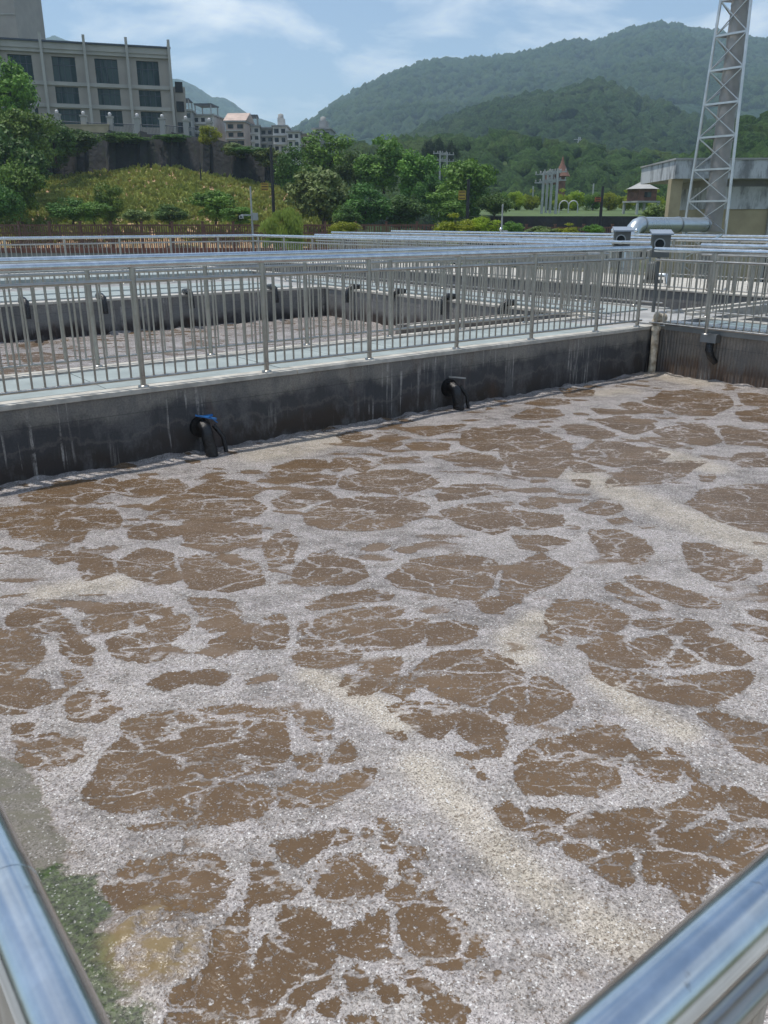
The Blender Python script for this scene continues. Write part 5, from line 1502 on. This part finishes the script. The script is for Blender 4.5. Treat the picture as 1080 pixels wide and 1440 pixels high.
# transformer hanging between the poles and its brown spire
p = at(776, 262, 96)
t = empty('transformer', (p.x, p.y, p.z), -YAW); tag(t, 'rusty brown transformer on the power pole cluster', 'transformer')
MB().box((-0.7, -0.5, 0.2), (0.7, 0.5, 1.5)).build('tank', M['fence_brown'], t)
m = MB()
for q in range(6): m.box((-0.6 + q * 0.22, -0.62, 0.3), (-0.54 + q * 0.22, -0.502, 1.3))
m.build('cooling_fins', M['house_b'], t)
p = at(790, 248, 130)
t = empty('spire', (p.x, p.y, -1.7), -YAW); tag(t, 'slender brown spire roof rising behind the power poles', 'spire')
hz = p.z + 1.7
MB().box((-0.5, -0.5, 0), (0.5, 0.5, hz)).build('spire_base', M['fence_brown'], t)
MB().lathe([(1.25, 0), (0.75, 0.8), (0.3, 1.7), (0.0, 2.9)], (0, 0, hz), 8).build('spire_roof', M['fence_brown'], t)

# stilted pavilion
p = at(900, 300, 90)
t = empty('pavilion', (p.x, p.y, -1.7), -YAW + 0.3); tag(t, 'small stilted pavilion with a grey hipped roof left of the plaster building', 'pavilion')
z1 = at(900, 285, 90).z + 1.7; z2 = at(900, 266, 90).z + 1.7
for sx in (-1.2, 1.2):
    for sy in (-1.2, 1.2): MB().box((sx - .1, sy - .1, 0), (sx + .1, sy + .1, z1)).build('stilt', M['pole_pale'], t)
MB().box((-1.35, -1.35, z1), (1.35, 1.35, z1 + 0.15)).build('floor', M['house_b'], t)
MB().box((-1.05, -1.05, z1 + 0.15), (1.05, 1.05, z2)).build('cabin', M['fence_brown'], t)
MB().box((-0.4, -1.08, z1 + 0.5), (0.4, -1.052, z2 - 0.3)).build('window', M['glass_dark'], t)
MB().lathe([(1.7, 0), (0.9, 0.35), (0.15, 0.75), (0.12, 0.9)], (0, 0, z2), 8).build('roof', M['house_b'], t)
MB().ball((0, 0, z2 + 1.0), 0.16).build('finial', M['house_b'], t)
for x in (-1.9, -2.5, 1.7):
    pass

# dark low wall across the meadow
p0 = at(690, 304, 80)
t = empty('garden_wall', (p0.x, p0.y, -1.7), -YAW); tag(t, 'dark low stone wall across the meadow behind the brown fence', 'wall')
MB().box((0, 0, 0), (17.5, 0.5, p0.z + 1.7)).build('stonework', M['stone'], t)
# meadow above it
m = MB()
zM = p0.z - 0.05
m.add([tuple(place(8, 80.5, zM)), tuple(place(60, 80.5, zM)), tuple(place(95, 150, zM + 2.2)), tuple(place(12, 150, zM + 2.2))], [(0, 1, 2, 3)])
m.build('meadow', M['garden'])['kind'] = 'structure'

# ================================================================= LATTICE TOWER, CHIMNEY, DUCT
TD = 38.0
bT = at(1000, 330, TD)
chim = empty('chimney', (bT.x, bT.y, -1.7)); tag(chim, 'dark steel chimney standing inside the lattice tower', 'chimney')
topz = at(1040, -40, TD).z + 1.7
MB().tube([(0, 0, 0), (0, 0, topz * 0.5), (0, 0, topz)], [0.40, 0.38, 0.34], 28).build('stack', M['chimney'], chim)
for z in np.arange(1.2, topz, 1.27):
    MB().tube([(0, 0, z), (0, 0, z + 0.05)], 0.415 - 0.06 * z / topz, 28).build('flange', M['chimney'], chim)
tw = empty('lattice_tower', (bT.x, bT.y, -1.7), -YAW); tag(tw, 'three legged galvanised lattice tower around the chimney at right', 'tower')
angs = [R(160), R(278), R(40)]
def leg(i, z):
    r = 1.28 + (0.72 - 1.28) * z / topz
    return Vector((r * math.cos(angs[i]), r * math.sin(angs[i]), z))
for i in range(3):
    MB().tube([leg(i, 0), leg(i, topz)], 0.062, 10).build('leg', M['tower'], tw)
lev = [0.15 + 1.27 * q for q in range(int(topz / 1.27) + 1)]
for a in lev:
    for i in range(3):
        MB().bar(leg(i, a), leg((i + 1) % 3, a), 0.075, 0.075).build('horizontal_strut', M['tower'], tw)
for n_, (a, b_) in enumerate(zip(lev[:-1], lev[1:])):
    for i in range(3):
        j = (i + 1) % 3
        mid = (leg(i, a) + leg(j, a)) / 2
        MB().bar(leg(i, a), leg(j, b_), 0.055, 0.03).build('diagonal_strut', M['tower'], tw)
        MB().bar(leg(j, a) + Vector((0.01, 0.01, 0)), leg(i, b_) + Vector((0.01, 0.01, 0)), 0.055, 0.03).build('diagonal_strut', M['tower'], tw)
# wide silver duct into the chimney
d0 = at(992, 316, TD - 0.6); d1 = at(900, 316, 34.0)
dt = empty('exhaust_duct', (d0.x, d0.y, 0)); tag(dt, 'thick silver duct running left from the chimney and bending down', 'duct')
o_ = Vector((d0.x, d0.y, 0)); a_ = d0 - o_; b__ = d1 - o_; dr_ = (b__ - a_).normalized()
pts = [a_, b__] + [b__ + dr_ * (0.55 * math.sin(q)) + Vector((0, 0, -0.55 * (1 - math.cos(q)))) for q in (0.4, 0.8, 1.2, 1.55)] + [b__ + dr_ * 0.56 + Vector((0, 0, -3.0))]
MB().tube(pts, 0.29, 24).build('duct_body', M['duct'], dt)
for f_ in (0.02, 0.45, 0.98):
    c = a_.lerp(b__, f_); MB().tube([c, c + dr_ * 0.06], 0.325, 24).build('duct_flange', M['steel_dull'], dt)
for f_ in (0.3, 0.8):
    c = a_.lerp(b__, f_); MB().tube([(c.x, c.y, -1.7), (c.x, c.y, c.z - 0.28)], 0.05, 8).build('support', M['steel_dull'], dt)

# ================================================================= PLASTER BUILDING AT RIGHT
PD = 44.0
zt = at(960, 224, PD).z; zs_ = at(960, 252, PD).z
pb0 = at(937, 311, PD)
pb = empty('plaster_building', (pb0.x, pb0.y, -1.7), -YAW - 0.04); tag(pb, 'weathered tan and white plaster building with a flat slab roof at right edge', 'building')
Z = lambda y: at(960, y, PD).z + 1.7
MB().box((0.0, -0.6, Z(252)), (9.5, 6.0, Z(226))).build('roof_fascia', M['stained'], pb)
MB().box((-0.06, -0.66, Z(226) + 0.002), (9.6, 6.1, Z(223.5))).build('roof_coping', M['house_b'], pb)
MB().box((-0.05, -0.35, 0), (0.5, 0.25, Z(252) - 0.002)).build('column', M['tan'], pb)
xw = 2.0
MB().box((xw, 0.5, 0), (9.4, 5.8, Z(294))).build('lower_wall', M['tan'], pb)
MB().box((xw - 0.02, 0.42, Z(294) + 0.002), (9.42, 5.7, Z(262))).build('upper_wall', M['stained'], pb)
MB().box((xw - 0.02, 0.7, Z(262) + 0.002), (9.4, 5.6, Z(252) - 0.003)).build('shadow_gap', M['house_b'], pb)
MB().box((xw + 3.35, 0.36, 0), (xw + 4.0, 0.498, Z(300))).build('door', M['glass_dark'], pb)
MB().box((xw + 3.2, 0.30, 0), (xw + 3.34, 0.499, Z(294))).build('pilaster', M['tile_trim'], pb)

# ================================================================= TREES AND SHRUBS
def leaf_crown_mesh(name, seed, mat, clumps=46, per=120, leaf=0.075, squash=1.0, clump_r=0.30, droop=False, hollow=0.55, fill=0.15):
    rng = np.random.RandomState(seed)
    C_ = []
    while len(C_) < clumps:
        p = rng.uniform(-1, 1, 3); r = np.linalg.norm(p)
        lump = 0.80 + 0.25 * math.sin(3 * math.atan2(p[1], p[0]) + seed) + 0.12 * math.sin(5 * p[2] + seed)
        if r < lump * 0.86 and (r > hollow * lump or rng.rand() < fill): C_.append(p)
    C_ = np.array(C_)
    cr_ = clump_r * rng.uniform(0.6, 1.3, clumps)
    n = clumps * per
    ci = np.repeat(np.arange(clumps), per)
    d = rng.normal(size=(n, 3)); d /= np.linalg.norm(d, axis=1)[:, None]
    rr = rng.uniform(0.35, 1.0, n) ** 0.6
    P = C_[ci] + d * (rr * cr_[ci])[:, None] * np.array([1.15, 1.15, 0.75])
    if droop: P[:, 2] -= 0.55 * (P[:, 0] ** 2 + P[:, 1] ** 2) ** 1.0 + rng.uniform(0, 0.25, n)
    P[:, 2] *= squash
    # leaf normals loosely follow the clump surface, tips hang a little
    N = d * 0.8 + rng.normal(size=(n, 3)) * 0.55 + np.array([0, 0, 0.35]); N /= np.linalg.norm(N, axis=1)[:, None]
    U = np.cross(N, rng.normal(size=(n, 3))); U /= np.linalg.norm(U, axis=1)[:, None]
    if droop: U = U * 0.35 + np.array([0, 0, -1.0]); U /= np.linalg.norm(U, axis=1)[:, None]
    W_ = np.cross(N, U)
    s = leaf * rng.uniform(0.6, 1.3, n)[:, None]
    lw = 0.28 if droop else 0.5
    quad = np.stack([P - U * s, P + W_ * s * lw, P + U * s, P - W_ * s * lw], 1)
    V = quad.reshape(-1, 3); F = np.arange(n * 4).reshape(-1, 4)
    me = bpy.data.meshes.new(name)
    me.vertices.add(len(V)); me.vertices.foreach_set('co', V.ravel().astype(np.float32))
    me.loops.add(F.size); me.loops.foreach_set('vertex_index', F.ravel().astype(np.int32))
    me.polygons.add(len(F)); me.polygons.foreach_set('loop_start', (np.arange(len(F)) * 4).astype(np.int32)); me.polygons.foreach_set('loop_total', np.full(len(F), 4, np.int32))
    me.update(calc_edges=True); me.materials.append(mat)
    return me


def trunk_mesh(seed):
    rr = random.Random(seed); m = MB()
    m.tube([(0, 0, 0), (0.04, 0.02, 0.25), (-0.03, 0.03, 0.5), (0.02, -0.02, 0.8)], [0.05, 0.038, 0.028, 0.010], 8)
    for q in range(7):
        a = rr.uniform(0, 2 * PI); z = rr.uniform(0.25, 0.6); L = rr.uniform(0.25, 0.42)
        m.tube([(0, 0, z), (L * .5 * math.cos(a), L * .5 * math.sin(a), z + 0.12), (L * math.cos(a), L * math.sin(a), z + 0.28)], [0.020, 0.013, 0.005], 6)
    return m.mesh('trunk', M['bark'])


CROWNS = {
    'dark': [leaf_crown_mesh('crown', s, M['leaf_dark'], 60, 130, 0.060) for s in (1, 2, 3)],
    'mid': [leaf_crown_mesh('crown', s, M['leaf_mid'], 60, 130, 0.060) for s in (4, 5, 6)],
    'pale': [leaf_crown_mesh('crown', s, M['leaf_pale'], 55, 110, 0.075) for s in (7, 8)],
    'yellow': [leaf_crown_mesh('crown', s, M['leaf_yellow'], 50, 130, 0.060, hollow=0.4) for s in (9, 10)],
    'willow': [leaf_crown_mesh('crown', 11, M['leaf_willow'], 60, 150, 0.11, droop=True, clump_r=0.22)],
    'conifer': [leaf_crown_mesh('crown', 12, M['leaf_blue'], 60, 110, 0.055)],
}
TRUNKS = [trunk_mesh(s) for s in (1, 2)]
GROUPS = {'dark': 'dark leafy trees', 'mid': 'green leafy trees', 'pale': 'pale leafy trees', 'yellow': 'yellow green shrubs', 'willow': None, 'conifer': 'slim conifers'}
cnt = [0]


def tree(x, yt, yb, wpx, D, kind, label, cat='tree', name='leafy_tree', zg=None):
    """crown spans yt..yb, width wpx pixels at distance D; the trunk runs down to the ground"""
    cnt[0] += 1; i = cnt[0]
    T_ = at(x, yt, D); B_ = at(x, yb, D)
    W_ = (at(x + wpx / 2, yb, D) - at(x - wpx / 2, yb, D)).length / 2 * 1.12
    Hc = (T_.z - B_.z) / 2; zc = (T_.z + B_.z) / 2
    zg = zg if zg is not None else min(B_.z - 0.3, B_.z - 0.12 * Hc)
    t = empty(name, (T_.x, T_.y, zg), random.uniform(0, 6.28)); tag(t, label, cat)
    cm = CROWNS[kind][i % len(CROWNS[kind])]
    link('crown', cm, t, (0, 0, zc - zg), scale=(W_, W_ * random.uniform(0.85, 1.1), Hc * 1.08))
    link('trunk', TRUNKS[i % 2], t, (0, 0, 0), scale=(W_ * 1.0, W_ * 1.0, (zc - zg) * 1.45))
    return t


TREES = [
    # x, ytop, ybase, width, D, kind, label
    (8, 88, 190, 74, 84, 'mid', 'tall green tree at the upper left edge, its top before the office building'),
    (30, 150, 235, 74, 80, 'mid', 'green tree spreading over the left end of the retaining wall'),
    (-4, 170, 300, 90, 72, 'dark', 'dark tree at the left edge above the brown fence'),
    (20, 228, 312, 66, 68, 'mid', 'bushy green tree at the foot of the left bank'),
    (72, 168, 225, 60, 90, 'dark', 'shaded bush hanging over the retaining wall at left'),
    (105, 180, 214, 60, 94, 'dark', 'ivy covered bush on the wall top below the first lamp pillars'),
    (-20, 240, 320, 70, 64, 'dark', 'lowest dark tree cut off by the left edge'),
    (408, 205, 272, 54, 86, 'dark', 'round dark tree right of the tall dark pole'),
    (460, 192, 262, 74, 98, 'mid', 'tall bright tree before the last grey house'),
    (452, 232, 316, 84, 72, 'pale', 'large tree with pale broad leaves right of the retaining wall'),
    (500, 212, 262, 50, 95, 'dark', 'dark tree behind the broad leaved tree'),
    (540, 198, 268, 70, 92, 'mid', 'tallest bright green tree in the middle of the wood'),
    (585, 213, 285, 62, 90, 'mid', 'green tree right of the tallest middle tree'),
    (512, 258, 318, 76, 72, 'dark', 'low dark tree between the broad leaved tree and the middle wood'),
    (562, 272, 318, 72, 74, 'dark', 'shaded low tree under the middle wood'),
    (612, 240, 300, 48, 88, 'dark', 'dark tree below the two pale poles'),
    (662, 222, 300, 84, 84, 'mid', 'broad green tree around the dark pole with amber sign'),
    (630, 272, 314, 60, 76, 'mid', 'low green tree left of the dark pole with amber sign'),
    (697, 266, 305, 46, 80, 'dark', 'dark bush at the right end of the middle wood'),
    (485, 288, 318, 40, 68, 'dark', 'small dark bush above the brown fence near the small yellow shrub'),
]
for a in TREES: tree(*a)
for x, yt, D, lb in ((604, 196, 150, 'leftmost slim conifer above the middle wood'), (618, 192, 152, 'second slim conifer above the middle wood'), (636, 198, 150, 'rightmost slim conifer above the middle wood')):
    tree(x, yt, 245, 17, D, 'conifer', lb, name='conifer_tree')
SHR = [
    (400, 288, 340, 62, 48, 'willow', 'yellow green weeping willow between the camera mast and the brown fence', 'willow_tree'),
    (482, 311, 340, 46, 46, 'yellow', 'small bright yellow shrub before the brown fence', 'shrub'),
    (640, 302, 338, 56, 46, 'yellow', 'left half of the big yellow shrub clump', 'shrub'),
    (680, 304, 338, 50, 46.6, 'yellow', 'right half of the big yellow shrub clump', 'shrub'),
    (722, 312, 338, 34, 50, 'mid', 'green shrub beside the short camera mast', 'shrub'),
    (760, 316, 338, 40, 50, 'pale', 'grey green shrub in front of the shorter brown fence', 'shrub'),
    (800, 315, 338, 40, 50, 'yellow', 'yellow shrub before the dark garden wall', 'shrub'),
    (836, 316, 336, 30, 50, 'mid', 'round green shrub left of the farther instrument box', 'shrub'),
]
for x, yt, yb, w_, D, kd, lb, nm in SHR: tree(x, yt, yb, w_, D, kd, lb, 'tree' if nm == 'willow_tree' else 'shrub', nm, zg=-1.7)
HB = [(98, 278, 312, 60, 66, 'dark', 'dark bush at the foot of the slope, leftmost of the row'),
      (150, 262, 312, 40, 68, 'mid', 'upright green bush in the row at the slope foot'),
      (130, 284, 312, 46, 65, 'mid', 'second low bush at the foot of the slope'),
      (236, 287, 314, 50, 65, 'dark', 'round dark bush at the middle of the slope foot'),
      (190, 294, 314, 40, 64, 'pale', 'pale low bush at the slope foot'),
      (300, 268, 312, 62, 68, 'mid', 'loose green bush on the slope left of the camera mast'),
      (335, 290, 314, 44, 64, 'mid', 'low bush beside the camera mast'),
      (292, 176, 204, 34, 97, 'yellow', 'yellow green bush on the wall top before the pale flats'),
      (330, 200, 222, 40, 97, 'pale', 'sparse bush on the wall top below the pinkish house'),
      (375, 205, 235, 40, 97, 'pale', 'sparse bush on the wall top above the tall dark pole'),
      (75, 180, 236, 50, 96.5, 'dark', 'dark creeper hanging down the left end of the retaining wall'),
      (345, 204, 218, 44, 97, 'dark', 'dark creeper on the sloping wall top below the white house'),
      (170, 186, 202, 60, 98, 'dark', 'dark creeper on the wall top below the office windows'),
      (240, 188, 200, 50, 98, 'dark', 'dark creeper on the wall top below the stair block')]
for x, yt, yb, w_, D, kd, lb in HB: tree(x, yt, yb, w_, D, kd, lb, 'shrub', 'shrub')
# row of trees with golden tops beyond the meadow
for i in range(11):
    x = 702 + i * 22 + random.uniform(-4, 4)
    tree(x, 268 + random.uniform(-5, 5), 297, 26, 108 + random.uniform(-4, 4), 'yellow' if i % 3 else 'mid',
         'small tree in the row beyond the meadow, ' + ['leftmost', 'second', 'third', 'fourth', 'fifth', 'middle', 'seventh', 'eighth', 'ninth', 'tenth', 'rightmost'][i] + ' one', 'tree', 'small_tree')
# hedge behind the pavilion and beneath the plaster roof
tree(962, 282, 316, 50, 60, 'mid', 'bright green bush seen beneath the plaster roof', 'shrub', 'shrub')
tree(925, 285, 318, 44, 62, 'pale', 'pale bush between pavilion and plaster column', 'shrub', 'shrub')
# white garden hoops
for i, (x, lb) in enumerate(((793, 'left'), (806, 'right'))):
    p = at(x, 290, 84)
    t = empty('garden_hoop', (p.x, p.y, p.z - 0.6), -YAW); tag(t, f'{lb} one of two small white garden arches beyond the meadow', 'arch')
    MB().tube([(0.45 * math.cos(q), 0, 0.6 + 0.5 * math.sin(q)) for q in np.linspace(PI, 0, 9)], 0.05, 8).build('hoop', M['lamp_white'], t)
    for sx in (-0.45, 0.45): MB().tube([(sx, 0, 0), (sx, 0, 0.6)], 0.05, 8).build('upright', M['lamp_white'], t)
# faint pylon on the hill
p = at(812, 235, 420)
t = empty('pylon', (p.x, p.y, p.z - 4), -YAW); tag(t, 'faint power pylon on the hill above the spire', 'pylon')
for sx, sy in ((-1, -1), (1, -1), (1, 1), (-1, 1)): MB().bar((sx * 1.8, sy * 1.8, 0), (sx * 0.3, sy * 0.3, 17), 0.3).build('leg', M['pole_pale'], t)
for z, w_ in ((11, 4), (13.5, 3.4), (16, 2.6)): MB().bar((-w_, 0, z), (w_, 0, z), 0.3).build('crossarm', M['pole_pale'], t)

# ================================================================= HAZE
b0 = Vector((-2600, -2600, -2.7)); b1 = Vector((4600, 5200, 440))
hz_ = MB().box(tuple(b0), tuple(b1))
k = NM('haze_air')
k.t.nodes.remove(k.b)
pv = k.n('VolumePrincipled'); pv.inputs['Density'].default_value = 0.00030; pv.inputs['Color'].default_value = (0.62, 0.82, 1.0, 1)
pv.inputs['Anisotropy'].default_value = 0.2
k.l(pv.outputs[0], k.out.inputs['Volume'])
tag(hz_.build('haze', k.m), 'thin blue haze filling the valley in front of the mountains', 'haze', kind='stuff')
